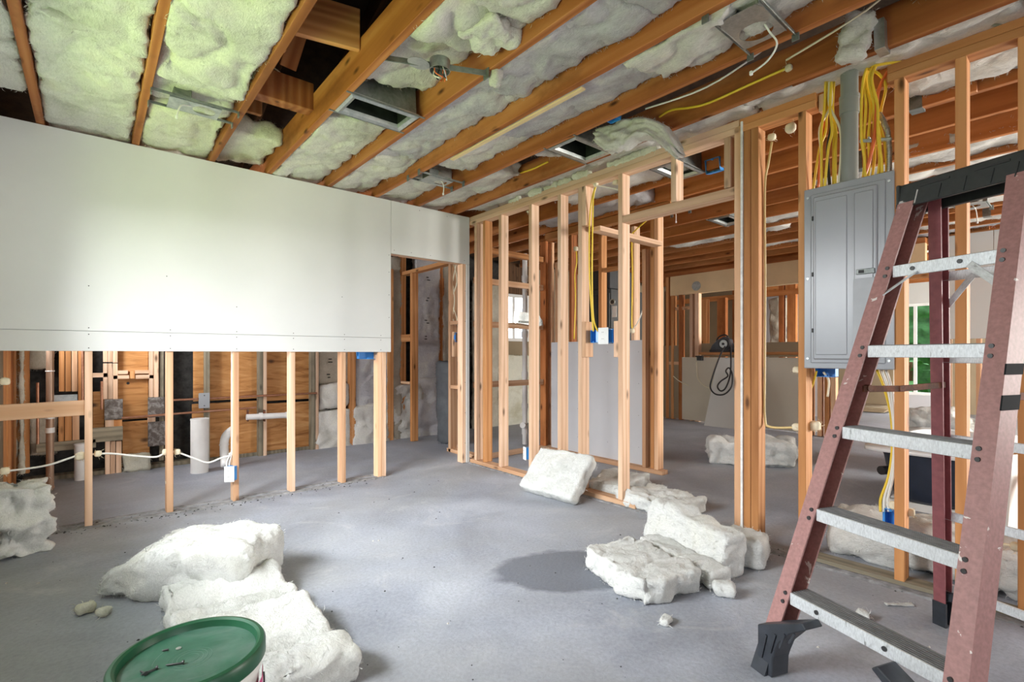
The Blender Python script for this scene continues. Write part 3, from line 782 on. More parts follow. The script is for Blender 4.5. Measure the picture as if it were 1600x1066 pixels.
# ---------------------------------------------------------------- roof above
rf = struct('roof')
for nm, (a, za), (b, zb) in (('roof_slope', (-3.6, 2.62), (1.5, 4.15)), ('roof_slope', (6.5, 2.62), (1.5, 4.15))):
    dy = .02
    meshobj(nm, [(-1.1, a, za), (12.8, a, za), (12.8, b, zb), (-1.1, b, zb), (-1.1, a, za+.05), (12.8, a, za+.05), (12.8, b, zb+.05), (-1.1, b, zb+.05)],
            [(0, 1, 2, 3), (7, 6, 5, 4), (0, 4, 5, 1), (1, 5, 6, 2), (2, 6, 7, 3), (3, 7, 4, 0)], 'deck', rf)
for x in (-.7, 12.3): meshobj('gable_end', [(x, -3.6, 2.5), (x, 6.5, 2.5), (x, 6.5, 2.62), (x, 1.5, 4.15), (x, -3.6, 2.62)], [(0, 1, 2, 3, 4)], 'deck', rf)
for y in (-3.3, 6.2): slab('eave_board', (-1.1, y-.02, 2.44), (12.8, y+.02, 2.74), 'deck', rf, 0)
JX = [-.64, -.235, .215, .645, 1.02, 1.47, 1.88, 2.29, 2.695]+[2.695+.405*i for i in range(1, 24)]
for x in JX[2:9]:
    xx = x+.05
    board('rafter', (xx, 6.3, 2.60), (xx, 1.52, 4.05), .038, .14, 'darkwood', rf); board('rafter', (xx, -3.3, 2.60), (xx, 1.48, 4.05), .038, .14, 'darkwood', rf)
# loft framing seen through the open bay
xm = (JX[3]+JX[4])/2
box('collar_block', (xm, 3.05, 2.60), (.34, .09, .16), 'joist', rf); box('collar_block', (xm, 3.22, 2.71), (.34, .16, .06), 'joist_far', rf)
board('loft_tie', (JX[3]+.02, 2.42, 2.66), (JX[4]-.02, 2.34, 2.66), .20, .03, 'fir', rf, (0, 0, 1))
board('loft_post', (JX[3]+.09, 2.72, 2.64), (JX[3]+.09, 2.60, 3.7), .06, .04, 'fir', rf); board('loft_post', (xm-.03, 3.55, 2.64), (xm-.03, 3.5, 3.5), .09, .038, 'fir', rf)
board('loft_post', (xm+.02, 3.0, 2.72), (xm+.1, 2.3, 3.4), .09, .038, 'joist_far', rf)
tube('loft_cable', [(JX[3]+.05, 3.0, 2.70), (xm, 3.12, 2.745), (JX[4]-.03, 3.25, 2.72)], .004, 'cream', rf)

# ---------------------------------------------------------------- ceiling joists and what is left of the insulation
ce = struct('ceiling')
for k, x in enumerate(JX):
    far = x > 2.9
    if k == 8:
        board('joist', (x, .74, H+.092), (x, 5.85, H+.092), .038, .184, 'joist', ce); board('joist', (x+.042, -3.1, H+.105), (x+.042, 1.02, H+.105), .038, .184, 'joist', ce)
    elif far and k % 2 == 0 and k < 24:
        yy = .9+.25*math.sin(k*1.7)
        board('joist', (x, yy-.25, H+.092), (x, 5.85, H+.092), .038, .184, 'joist_far', ce); board('joist', (x+.04, -3.1, H+.10), (x+.04, yy+.15, H+.10), .038, .184, 'joist_far', ce)
        for yk2 in (yy+.0,):
            prism('joist_strap', [(yk2-.03, H-.004), (yk2+.03, H-.004), (yk2+.035, H+.19), (yk2-.025, H+.19)], 'x', x-.021, x+.061, 'galv_dark', ce)
    else:
        board('joist', (x, -3.1, H+.092), (x, 5.85, H+.092), .038, .184, 'joist_far' if far else 'joist', ce)
# pale furring strip nailed under the seventh joist
pa, pb = onZ(706, 243, H), onZ(914, 137, H)
board('furring_strip', (JX[6]+.035, pa.y+.05, H-.006), (JX[6]+.035, pb.y, H-.006), .03, .012, 'lvl', ce)
p = onX(1376, 70, 2.69)
prism('joist_strap', [(p.y-.02, H-.004), (p.y+.02, H-.004), (p.y+.024, H+.13), (p.y-.016, H+.13)], 'x', 2.6735, 2.76, 'galv', ce, .001)
def bay(k, y0, y1, m, seed, z=2.46, th=.13, big=.022, inset=0.0, tilt=0.0, rag=.02, parent=None, small=.008):
    x0, x1 = JX[k]+.021+inset, JX[k+1]-.021
    def df(q):
        q.z += tilt*q.x
        hw = (x1-x0)/2; q.x = max(-hw-.002, min(hw+.002, q.x))
        return q
    return wool('insulation_batt', (x1-x0, y1-y0, th), m, ce, TR(((x0+x1)/2, (y0+y1)/2, z+th/2)), seed, .021 if k < 9 else .045, big, small, 4, df, rag=rag)
bay(0, 3.15, 3.72, 'fluff', 1); bay(0, 1.9, 3.2, 'fluff', 2); bay(0, -.5, 1.95, 'fluff', 3)
bay(1, 2.75, 4.30, 'fluff', 4, 2.455); bay(1, 1.55, 2.85, 'fluff', 5, 2.45, big=.035); bay(1, -.8, 1.6, 'fluff', 6)
bay(2, 3.38, 4.30, 'fluff_warm', 7, 2.46, big=.03); bay(2, 2.95, 3.40, 'fluff', 8, 2.50, big=.03); bay(2, 1.9, 3.0, 'fluff', 9, 2.45, big=.04); bay(2, .2, 1.95, 'fluff', 10, 2.45)
bay(3, 3.62, 4.20, 'fluff_warm', 11, 2.52, big=.03); bay(3, .2, 1.62, 'fluff', 12)
bay(4, 2.88, 4.30, 'fluff', 13, 2.477, big=.03, tilt=.17); bay(4, 1.9, 2.5, 'fluff', 14, 2.532, big=.03, tilt=.17); bay(4, 1.45, 1.92, 'fluff', 15, 2.482, big=.045, tilt=.17); bay(4, .3, 1.6, 'fluff', 16, 2.472, big=.04, tilt=.17)
bay(5, 3.25, 4.30, 'fluff', 17, 2.482, big=.03, tilt=.17); bay(5, 2.1, 3.3, 'fluff_lav', 18, 2.497, big=.02, tilt=.17); bay(5, 1.2, 2.12, 'fluff_lav', 19, 2.482, big=.025, tilt=.17); bay(5, .0, 1.22, 'fluff_lav', 20, 2.492, tilt=.17)
bay(6, 3.45, 4.30, 'fluff', 21, 2.482, big=.03, tilt=.17); bay(6, 2.45, 3.2, 'fluff', 22, 2.492, big=.03, tilt=.17); bay(6, 1.4, 2.5, 'fluff_lav', 23, 2.497, big=.02, tilt=.17); bay(6, .95, 1.45, 'fluff', 24, 2.452, big=.04, tilt=.17); bay(6, .0, .98, 'fluff', 25, 2.482, big=.02, tilt=.17)
bay(7, 3.0, 4.30, 'fluff', 26, 2.482, big=.03, tilt=.17); bay(7, 2.55, 2.62, 'fluff', 27, 2.522, tilt=.17); bay(7, -.4, .5, 'fluff', 28, 2.522, big=.03, tilt=.17)
bay(8, 2.9, 4.0, 'fluff', 29, 2.497, big=.03, tilt=.17); bay(8, 1.9, 2.9, 'fluff', 30, 2.492, big=.03, tilt=.17); bay(8, 1.31, 1.95, 'fluff', 31, 2.497, big=.035, tilt=.17); bay(8, .2, 1.30, 'fluff', 32, 2.492, big=.02, inset=.045, tilt=.17)
fb = [(9, 2.0, 3.2, 'fluff'), (9, -.3, .7, 'fluff'), (10, 2.6, 3.9, 'fluff_lav'), (11, 3.2, 4.2, 'fluff'), (12, -.2, 1.5, 'fluff'), (13, -.6, 1.2, 'fluff'), (14, 1.9, 2.6, 'fluff'), (15, 2.2, 3.6, 'fluff'),
      (16, -.4, 1.4, 'fluff'), (17, 2.0, 2.9, 'fluff'), (18, -.5, 1.3, 'fluff'), (19, -.2, 1.6, 'fluff_lav'), (20, 2.0, 2.8, 'fluff'), (22, -.5, 2, 'fluff')]
for i, (k, a, b, m) in enumerate(fb): bay(k, a, b, m, 40+i, 2.47, .11, .03, rag=.03)
# crumbs of wool caught on the top plate of the stud wall
for i, (px, py) in enumerate(((858, 293), (880, 283), (905, 276), (835, 303), (985, 245), (960, 256), (800, 318), (1010, 235))):
    p = onX(px, py, XF-.01)
    wool('wool_tuft', (.05, .16, .05), 'fluff_warm', ce, TR((XF+.02, p.y, 2.452)), 60+i, .014, .012, .01)
# wool sagging out of the bays
p = onZ(985, 205, 2.44)
def droop(q):
    t = (q.y+.26)/.52; s = (q.z+.12)/.24
    def cv(t, a):
        x = max(0, min(.9999, t))*(len(a)-1); k = int(x); return a[k]+(a[k+1]-a[k])*(x-k)
    lo, hi = cv(t, (-.30, -.20, -.11, -.10, -.15, -.14, -.06)), cv(t, (-.22, -.06, .0, .03, .04, .04, .03))
    q.z = lo+(hi-lo)*s; q.x += .10*(1-t)-.10*(1-s)*.4; return q
wool('sagging_wool', (.13, .52, .24), 'fluff', ce, TR((2.49, 1.80, 2.47), (0, 0, .1)), 71, .012, .018, .010, 3, droop, rag=.02)
p = onZ(1335, 35, 2.44)
wool('sagging_wool', (.07, .11, .20), 'fluff', ce, TR((2.63, onX(1335, 50, 2.63).y, 2.50), (.25, 0, .4)), 72, .011, .018, .010, 2)
wool('sagging_wool', (.20, .20, .06), 'fluff', ce, TR((1.33, 1.72, 2.48), (0, 0, .3)), 73, .012, .02, .012, 3)
wool('sagging_wool', (.05, .05, .10), 'fluff', ce, TR((1.49, 1.88, 2.42), (0, 0, .3)), 74, .012, .012, .008, 3)
# ================================================================ THINGS
def inframe(root):
    FRAME[0] = WM[root.name].copy()
def outframe(): FRAME[0] = Matrix.Identity(4)
def foam(px, py, X=None, Y=None, r=.016, parent=None, name='foam_seal', st=1.3):
    p = onX(px, py, X) if X is not None else onY(px, py, Y)
    return wool(name, (2*r, 2*r*st, 2*r), 'foam', parent, TR(p), random.random()*9, r*.4, r*.25, r*.1, 2)

# ---------------------------------------------------------------- step ladder
LA, LB, LHB, LHT, LHR, LH = .5816, .2436, .2689, .1484, .2388, 1.684
lad = thing('stepladder', 'tall red fibreglass stepladder with aluminium steps and a black paint-splashed top', 'ladder', (2.2224, .3035, 0), -1.9277)
inframe(lad)
def frontp(side, z):
    t = z/LH; x = LHB+(LHT-LHB)*t
    return Vector((side*x, -LA*(1-t)-.04, z))
def channel(name, b, t, outw, w, d, th, m, back=1, bev=.002):
    """C-section swept from b to t; web on the outer side, open towards the other rail"""
    pr = [(0, 0), (w, 0), (w, th), (th, th), (th, d-th), (w, d-th), (w, d), (0, d)]
    v = []
    for c in (b, t):
        for x, y in pr: v.append((c[0]-outw*x, c[1]+back*y, c[2]))
    n = len(pr); f = [(0, 1, 2, 3), (0, 3, 4, 7), (4, 5, 6, 7)]
    f += [tuple(reversed([i+n for i in q])) for q in list(f)]
    for i in range(n): f.append((i, (i+1) % n, (i+1) % n+n, i+n))
    bm = bmesh.new(); vs = [bm.verts.new(q) for q in v]
    for q in f: bm.faces.new([vs[i] for i in q])
    return bmobj(name, bm, m, lad)
for s in (-1, 1):
    e = 0 if s < 0 else .052
    b, t = frontp(s, .0), frontp(s, LH-.04)
    b.x += e; t.x += e
    d = (t-b)/(LH-.04)
    rail = channel('front_rail', b+d*.07, t, s, .052, .078, .006, 'fibre')
    bb = b+d*.0; channel('rail_boot', bb+Vector((s*.003, -.003, 0)), b+d*.085+Vector((s*.003, -.003, 0)), s, .058, .086, .012, 'foot')
    # curved knee bracket from boot up to the lowest step
    x0 = b.x-s*.012; pts = [(x0, .0), (x0, .15), (x0-s*.17, .240), (x0-s*.185, .225), (x0-s*.13, .185), (x0-s*.085, .13), (x0-s*.062, .07), (x0-s*.058, .0)]
    yb = b.y+.012
    br = prism('knee_bracket', pts if s < 0 else pts[::-1], 'y', yb, yb+.075, 'foot', lad, .003)
    for k in range(4):
        x1 = x0-s*(.02+.036*k)
        p0 = Vector((x1, yb-.002, .05+.035*k)); p1 = Vector((x1-s*.02, yb-.002, .135+.02*k)); board('rib', p0, p1, .006, .006, 'foot', br, (1, 0, 0), 0)
    if s > 0:
        for z0, z1 in ((.925, .965), (1.02, 1.05)):
            c0 = frontp(1, z0); c1 = frontp(1, z1); c0.x += e+.002; c1.x += e+.002
            v = [(c0.x, c0.y-.001, z0), (c0.x, c0.y+.079, z0), (c1.x, c1.y+.079, z1), (c1.x, c1.y-.001, z1)]
            v += [(x-.004, y, z) for x, y, z in v]
            meshobj('tape_band', v, [(0, 1, 2, 3), (7, 6, 5, 4), (0, 4, 5, 1), (1, 5, 6, 2), (2, 6, 7, 3), (3, 7, 4, 0)], 'tape', rail)
    for i in range(5):
        zz = .271+.278*i
        for dz in (-.006, -.034):
            c = frontp(s, zz+dz); c.x += e-s*.036
            cyl('rivet', c+Vector((0, -.004, 0)), c+Vector((0, .006, 0)), .0065, 'steel', rail, 10)
    c = frontp(s, .115); c.x += e-s*.03; cyl('rivet', c+Vector((0, -.005, 0)), c+Vector((0, .006, 0)), .007, 'rust', rail, 10)
for i in range(5):
    zz = .271+.278*i
    a, b = frontp(-1, zz), frontp(1, zz)
    xa, xb = a.x+.008, b.x+.044
    if i < 4: a.x, b.x = xa, xb
    yf = a.y-.0 if i < 4 else a.y
    xi0, xi1 = frontp(-1, zz).x+.05, frontp(1, zz).x+.002
    st = box('step', ((xi0+xi1)/2, yf+.004, zz-.020), (xi1-xi0, .008, .040), 'alu', lad, .0015)
    tr = box('step_tread', ((xi0+xi1)/2, yf+.046, zz-.003), (xi1-xi0, .078, .006), 'alu_tread', st, .001)
    box('step_back_lip', ((xi0+xi1)/2, yf+.082, zz-.014), (xi1-xi0, .006, .026), 'alu', st, .001)
    for k in range(7): box('tread_ridge', ((xi0+xi1)/2, yf+.014+.0105*k, zz+.0012), (xi1-xi0-.004, .003, .0028), 'alu_tread', st, 0)
    if i in (0, 4):
        for t in (.22, .68):
            x = xi0+(xi1-xi0)*t; cyl('bolt', (x, yf-.004, zz-.018), (x, yf+.004, zz-.018), .007, 'steel', st, 10)
# diagonal stays under the top step
zz = .271+.278*4
for s in (-1, 1):
    a = frontp(s, zz-.10); a.x += (.045 if s < 0 else .006); b = frontp(s, zz-.03); b.x += (-s*.10 + (.03 if s < 0 else .03))
    board('step_stay', a+Vector((0, .004, 0)), b+Vector((0, .010, 0)), .022, .003, 'alu', lad, (1, 0, .5), .0005)
# rear rails, cross braces
def rearp(side, z):
    t = z/LH; x = LHR+(LHT-.03-LHR)*t
    return Vector((side*x+(.0 if side < 0 else .05), LB*(1-t)+.04, z))
for s in (-1, 1):
    b, t = rearp(s, 0), rearp(s, LH-.05); d = (t-b)/(LH-.05)
    rr = channel('rear_rail', b+d*.06, t, s, .040, .045, .005, 'fibre_rear')
    channel('rail_boot', b+Vector((s*.003, -.003, 0)), b+d*.10+Vector((s*.003, -.003, 0)), s, .046, .052, .01, 'foot')
    x0 = b.x-s*.01
    prism('foot_brace', [(x0, .09), (x0, .13), (x0-s*.11, .16), (x0-s*.12, .14)][::(1 if s < 0 else -1)], 'y', b.y+.0, b.y+.035, 'foot', lad, .003)
for z in (.155, .45, .755, 1.06, 1.36):
    a, b = rearp(-1, z), rearp(1, z)
    box('rear_brace', ((a.x+b.x)/2, a.y+.048, z), (b.x-a.x-.01, .012, .034), 'alu', lad, .002)
for s in (-1, 1):
    a = rearp(s, 1.25); b = rearp(s, 1.355)
    board('brace_stay', (a.x-s*.03, a.y+.045, 1.25), (b.x-s*.115, b.y+.040, 1.355), .02, .003, 'alu', lad, (1, 0, 0), .0005)
    # rusty folding spreader, hinged near its front end
    f = frontp(s, .965); r = rearp(s, .955); xs = f.x+(.044 if s < 0 else .008)
    sp = board('spreader', (xs, f.y+.05, .955), (xs-s*.012, (f.y+r.y)/2+.02, .952), .022, .006, 'rust', lad, (0, 0, 1), .001)
    board('spreader_link', (xs-s*.012, (f.y+r.y)/2, .952), (r.x-s*.035, r.y+.02, .962), .022, .006, 'rust', sp, (0, 0, 1), .001)
    for y in (f.y+.075, r.y+.015): cyl('pivot', (xs-.009, y, .957), (xs+.009, y, .957), .012, 'rust', sp, 12)
# moulded top
y0, y1 = -.066, .088
xl, xr = -LHT-.012, LHT+.052+.012
cap = prism('top_cap', [(y0, LH-.085), (y0+.012, LH-.004), (y0+.03, LH+.004), (y1-.02, LH+.004), (y1, LH-.01), (y1, LH-.085), (y1-.02, LH-.085), (y1-.02, LH-.03), (y0+.014, LH-.03), (y0+.014, LH-.085)], 'x', xl, xr, 'cap', lad, .002)
for s in (xl+.006, xr-.006): box('cap_end', (s, (y0+y1)/2, LH-.045), (.012, y1-y0-.004, .09), 'cap', cap, .003)
for a, b in ((.20, .44), (.62, .86)):
    x0_, x1_ = xl+(xr-xl)*a, xl+(xr-xl)*b
    board('tool_slot', (x0_, y0+.0085, LH-.022), (x1_, y0+.0085, LH-.022), .007, .004, 'slot', cap, (0, 0, 1), 0)
for t in (.17, .36, .55, .74, .90):
    x = xl+(xr-xl)*t; board('cap_rib', (x, y0-.0005, LH-.08), (x+.006, y0+.006, LH-.034), .003, .003, 'cap', cap, (1, 0, 0), 0)
outframe()

# ---------------------------------------------------------------- green-lidded pail
p = Vector((.178, 1.393, 0))
pail = thing('paint_bucket', 'white plastic pail with dusty green screw-on lid beside the long insulation batt', 'bucket', p)
inframe(pail)
lathe('pail_body', [(.128, 0), (.132, .004), (.146, .30), (.150, .305), (.150, .318), (.147, .322), (.1475, .345)], 'pail', pail, None, 48)
lid = lathe('lid', [(.0, .352), (.138, .352), (.140, .358), (.142, .370), (.148, .374), (.156, .372), (.160, .366), (.1605, .338), (.158, .334), (.152, .334), (.152, .348)], 'green', pail, None, 56)
lathe('lid_top', [(.0, .3532), (.02, .3535), (.137, .3535), (.1385, .3545)], 'greendusty', lid, None, 48)
for k, r in enumerate((.018, .027, .036, .045)):
    tube('lid_ring', [(r*math.cos(a*math.pi/12), r*math.sin(a*math.pi/12), .3536) for a in range(24)], .0013, 'greendusty', lid, False, 2, True)
for a0 in (.1, 2.2, 4.3):
    tube('lid_arc', [(.095*math.cos(a0+a*.1)+.02, .095*math.sin(a0+a*.1), .3536) for a in range(9)], .0012, 'greendusty', lid, False, 2)
hp = []
for a in range(15):
    t = math.pi*a/14; hp.append((.156*math.cos(t), -.04-.148*math.sin(t)*.25, .30-.14*math.sin(t)))
Rz = Matrix.Rotation(-.75+math.pi, 3, 'Z')
tube('wire_handle', [Rz @ Vector(q) for q in hp], .0022, 'steel', pail)
# printed side panel
nn = 12; v = []; f = []
for i in range(nn+1):
    a = -1.15+.09*i
    for z in (.16, .285): v.append(((.1395+.014*(z-.0)/.3)*math.cos(a)*1.012, (.1395+.014*(z)/.3)*math.sin(a)*1.012, z))
for i in range(nn): f.append((2*i, 2*i+2, 2*i+3, 2*i+1))
meshobj('printed_panel', v, f, 'pink', pail)
outframe()
LZ = .3545
def screw(px, py, ang, L, label, m='steel', head=True, cat='screw', nm='drywall_screw'):
    q = onZ(px, py, LZ)
    t = thing(nm, label, cat, (q.x, q.y, LZ), ang, 'fasteners on the green lid'); inframe(t)
    lathe('shank', [(.0008, 0), (.0022, .004), (.0022, L)], m, t, TR((-L/2, 0, .003), (0, math.pi/2, 0)), 10)
    if head: lathe('head', [(.0024, 0), (.0048, .003), (.0048, .0045)], m, t, TR((L/2-.002, 0, .0045), (0, math.pi/2, 0)), 12)
    outframe()
screw(272, 1040, -.45, .035, 'long dark screw lying near the middle of the green lid')
screw(232, 1052, .2, .030, 'dark screw at the front of a small group on the green lid')
screw(223, 1053, -1.2, .022, 'short dark screw behind the front group on the green lid', head=True)
screw(258, 1018, -.3, .014, 'tiny dark threaded stub on the green lid', head=False)
q = onZ(279, 1014, LZ); t = thing('washer', 'small bright metal washer on the green lid', 'washer', (q.x, q.y, LZ)); inframe(t)
lathe('washer_disc', [(.002, 0), (.006, 0), (.006, .002), (.002, .002)], 'galv', t, None, 14); outframe()

# ---------------------------------------------------------------- loose glass wool on the floor
def batt(label, size, c, rz, seed, m='fluff_floor', cat='insulation', name='insulation_batt', **k):
    o = wool(name, size, m, None, TR((c[0], c[1], 0), (0, 0, rz)) @ Matrix.Translation((0, 0, c[2] if len(c) > 2 else size[2]/2)), seed, floor=.001, **k)
    return tag(o, label, cat, 'loose insulation on the floor')
def ripple(q):
    s = q.y
    up = max(0, min(1, (q.z+.05)/.1))
    q.z += up*(.026*math.sin(s*15+q.x*4+1.2)+.016*math.sin(s*33+2)) ; return q
batt('long white insulation batt with cross ripples, running under the folded heap to the pail', (.44, .98, .10), (.44, 2.06), .02, 101, deform=ripple, big=.014, small=.007, res=.014, rag=.02)
def heap(q):
    t = (q.x+.34)/.68
    if t < .36:
        k = (.36-t)/.36; q.z = -.11+(q.z+.11)*(1-.62*k*k); q.y = q.y*(1-.35*k)-.03*k
    q.z += .02*math.sin(q.x*8); return q
batt('big rounded heap of folded insulation in front of the cut-out wall', (.70, .36, .23), (.365, 2.715, .125), -.70, 102, deform=heap, big=.03, small=.008, res=.014, rnd=3)
batt('small flat sheet of insulation lying behind the rounded heap', (.42, .26, .07), (.50, 3.24), -.52, 103, big=.012, rag=.03, res=.014)
# batt leaning on the stud wall
R_ = TR((2.70, 2.66, .165), (0, 0, 0)) @ Euler((0, -.86, .06)).to_matrix().to_4x4()
o = wool('insulation_batt', (.37, .53, .11), 'fluff_floor', None, R_, 104, .014, .014, .006, 4, floor=.001); tag(o, 'thick white insulation batt leaning against the studs of the open partition', 'insulation', 'loose insulation on the floor')
batt('flat insulation piece lying just inside the doorway beside the end stud', (.50, .36, .10), (3.21, 2.50), .15, 105, big=.02, rag=.03, res=.015)
batt('flat ragged insulation piece in the doorway with a torn outer edge', (.36, .52, .10), (3.05, 2.00), -.10, 106, big=.025, rag=.04, res=.015, small=.01)
def lean(q): q.x += .28*(q.z); q.z += .02*math.sin(q.y*7); return q
batt('tall folded insulation ridge standing on edge beside the jamb posts', (.17, .56, .23), (2.44, 1.40), .27-.55, 107, deform=lean, big=.022, res=.014, rnd=4)
batt('rolled end of insulation pressed against the foot of the jamb posts', (.26, .22, .15), (2.62, 1.20), .2, 108, big=.025, res=.014, rnd=3)
batt('narrow low strip of insulation between the ridge and the flat square', (.14, .50, .09), (2.27, 1.36), .27-.55, 109, big=.012, res=.014)
batt('square flat insulation batt beside the damp patch on the slab', (.34, .46, .115), (1.99, 1.42), -.235, 110, m='fluff_floor', big=.02, rag=.025, res=.013, small=.008)
batt('small torn tuft of insulation at the corner of the square batt', (.07, .09, .06), (*fl(1132, 932).xy,), .4, 111, big=.014, res=.01, rnd=2)
batt('tiny insulation ball alone on the slab in front of the square batt', (.055, .04, .03), (*fl(1041, 975).xy,), .2, 112, big=.006, res=.008, rnd=2)
batt('tiny insulation scrap on the slab under the ladder', (.06, .05, .035), (*fl(1349, 968).xy,), .2, 113, big=.01, res=.009, rnd=2)
batt('thin pale insulation sliver on the slab under the ladder', (.12, .03, .010), (*fl(1405, 946).xy,), -.75, 114, big=.004, res=.01, rnd=2)
batt('small brownish insulation tuft on the slab left of the rounded heap', (.06, .05, .04), (*fl(133, 958).xy,), .2, 115, m='fluff_warm', big=.01, res=.009, rnd=2)
batt('smallest insulation crumb beside the brownish tuft left of the rounded heap', (.045, .04, .03), (*fl(163, 962).xy,), .6, 116, m='fluff_warm', big=.008, res=.009, rnd=2)
batt('torn insulation chunk lying in the far room seen past the jamb posts', (.34, .74, .24), (4.95, 2.22), .55, 117, big=.05, rag=.05, res=.022)
batt('wide lump of insulation behind the sole plate beneath the electrical panel', (.36, .34, .22), (3.22, .80), .1, 118, big=.03, res=.018, rnd=3)
batt('middle lump of insulation behind the sole plate, seen through the ladder', (.34, .34, .25), (3.20, .50), -.1, 119, big=.03, res=.018, rnd=3)
batt('end lump of insulation behind the sole plate, beyond the ladder rear rail', (.36, .36, .27), (3.22, .17), .2, 120, big=.03, res=.018, rnd=3)
batt('torn yellowish insulation chunk standing in the corner below the cut drywall', (.20, .24, .36), (-.30, 3.79), .3, 121, m='fluff_floor', big=.04, rag=.06, res=.014, small=.014)
batt('crumpled white insulation piled behind the bathtub', (.46, .40, .60), (5.86, .97), .2, 122, big=.06, rag=.05, res=.025, rnd=3)
batt('low white insulation lump behind the bathtub, right of the crumpled pile', (.36, .34, .46), (6.3, .72), .2, 123, big=.04, res=.025, rnd=3)

# grit swept about the slab
v, f = [], []
def grit(x, y, r):
    b = len(v); a0 = random.random()*6
    for k in range(4): v.append((x+r*math.cos(a0+k*1.57)*random.uniform(.6, 1.3), y+r*math.sin(a0+k*1.57)*random.uniform(.6, 1.3), .0005))
    v.append((x, y, r*.9)); f.extend([(b, b+1, b+4), (b+1, b+2, b+4), (b+2, b+3, b+4), (b+3, b, b+4)])
for k in range(170): grit(random.uniform(-.3, 2.8), random.uniform(.5, 4.0), random.choice((.002, .003, .003, .004, .006)))
for k in range(260): grit(random.uniform(-.45, 2.0), WY+.0+random.gauss(0, .05), random.choice((.004, .006, .009)))
for k in range(160): grit(XF-.03+random.gauss(0, .04), random.uniform(-.6, 1.3), random.choice((.003, .004, .006)))
o = meshobj('grit', v, f, 'stone'); o['kind'] = 'stuff'; o['label'] = 'dark grit and crumbs scattered on the concrete slab'
v, f = [], []
for px, py in ((440, 858), (425, 910), (583, 846), (592, 845), (1278, 1012), (1452, 1012), (1365, 895), (60, 912), (10, 912), (700, 975)): 
    p = fl(px, py); grit(p.x, p.y, .012 if px in (440, 425) else .007)
o = meshobj('plaster_crumbs', v, f, 'pebble'); o['kind'] = 'stuff'; o['label'] = 'pale plaster crumbs lying on the slab'

# ---------------------------------------------------------------- electrical panel
ep = thing('electrical_panel', 'grey enamelled breaker panel hung between studs behind the ladder', 'electrical panel', (2.86, .81, 1.0))
ya_, yb_ = onX(1256, 430, 2.85).y, onX(1397, 430, 2.85).y
zb_, zt_ = 1.003, 1.935
pw, ph, pyc, pzc = ya_-yb_, zt_-zb_, (ya_+yb_)/2, (zt_+zb_)/2
box('enclosure', (2.91, pyc, pzc), (.09, pw-.03, ph-.04), 'panel', ep, .002)
cv = box('cover', (2.857, pyc, pzc), (.012, pw, ph), 'panel', ep, .004)
def py_(t): return ya_-pw*t
def pz_(t): return zb_+ph*t
rim = prism('raised_rim', [(py_(.085), pz_(.03)), (py_(.915), pz_(.03)), (py_(.915), pz_(.965)), (py_(.085), pz_(.965))], 'x', 2.846, 2.852, 'panel', cv, .004)
dr = prism('door', [(py_(.125), pz_(.05)), (py_(.835), pz_(.05)), (py_(.835), pz_(.945)), (py_(.125), pz_(.945))], 'x', 2.834, 2.848, 'panel', ep, .005)
prism('door_field', [(py_(.155), pz_(.075)), (py_(.52), pz_(.075)), (py_(.52), pz_(.92)), (py_(.155), pz_(.92))], 'x', 2.830, 2.835, 'panel', dr, .003)
prism('door_rib', [(py_(.60), pz_(.075)), (py_(.80), pz_(.075)), (py_(.80), pz_(.92)), (py_(.60), pz_(.92))], 'x', 2.830, 2.835, 'panel', dr, .003)
lt = box('latch', (2.828, py_(.72), pz_(.505)), (.008, .075, .026), 'galv_dark', dr, .002)
box('latch_slot', (2.823, py_(.68), pz_(.505)), (.003, .022, .014), 'slot', lt, .0)
box('rating_plate', (2.8295, py_(.70), pz_(.30)), (.001, .085, .32), 'plate', dr, 0)
for t in (.21, .52, .83): box('hinge', (2.842, py_(.122), pz_(t)), (.012, .012, .022), 'slot', cv, .002)
for a, b in ((.05, .055), (.95, .045), (.05, .50), (.05, .95), (.95, .95)):
    c = Vector((2.851, py_(a), pz_(b))); cyl('cover_screw', c, c+Vector((-.004, 0, 0)), .006, 'galv', cv, 12)
# grey riser pipe
yc = onX(1327, 200, 2.90).y
cp = thing('riser_conduit', 'thick grey plastic conduit rising from the breaker panel', 'conduit', (2.90, yc, 1.93))
cyl('pipe', (2.90, yc, 1.93), (2.90, yc, 2.52), .038, 'pvc_grey', cp, 28)
cyl('coupling', (2.90, yc, 2.28), (2.90, yc, 2.36), .0425, 'pvc_grey', cp, 28)
cyl('coupling_lip', (2.90, yc, 2.352), (2.90, yc, 2.37), .044, 'pvc_grey', cp, 28)
# cables into the panel
def cable(name, pts, r, m, label, group=None, cat='cable'):
    return tag(tube(name, pts, r, m), label, cat, group)
def pathX(pts, jit=0):
    return [onX(x, y, X) for x, y, X in pts]
gl = 'cables left of the grey conduit'
ORD = ('leftmost', 'second', 'third', 'fourth', 'fifth', 'sixth', 'seventh')
for io, (tx, mx, bx) in enumerate(((1293, 1290, 1270), (1296, 1286, 1280), (1290, 1283, 1284), (1299, 1300, 1288), (1301, 1303, 1302), (1303, 1306, 1305))):
    X = 2.895+random.uniform(-.02, .03)
    cable('yellow_cable', pathX([(tx, 128, X), (tx-2, 170, X), (mx, 205, X), ((mx+bx)/2, 235, X-.01), (bx, 300, X)]), .0065, 'yellow', ORD[io]+' yellow cable from the left entering the panel, left of the grey conduit', gl)
for io, (tx, mx, bx) in enumerate(((1298, 1281, 1283), (1296, 1312, 1309))):
    X = 2.90+random.uniform(-.02, .02)
    cable('white_cable', pathX([(tx, 128, X), (tx, 165, X), (mx, 200, X), (mx+2, 240, X), (bx, 300, X)]), .006, 'cream', ('left', 'right')[io]+' white cable in the bundle left of the grey conduit', gl)
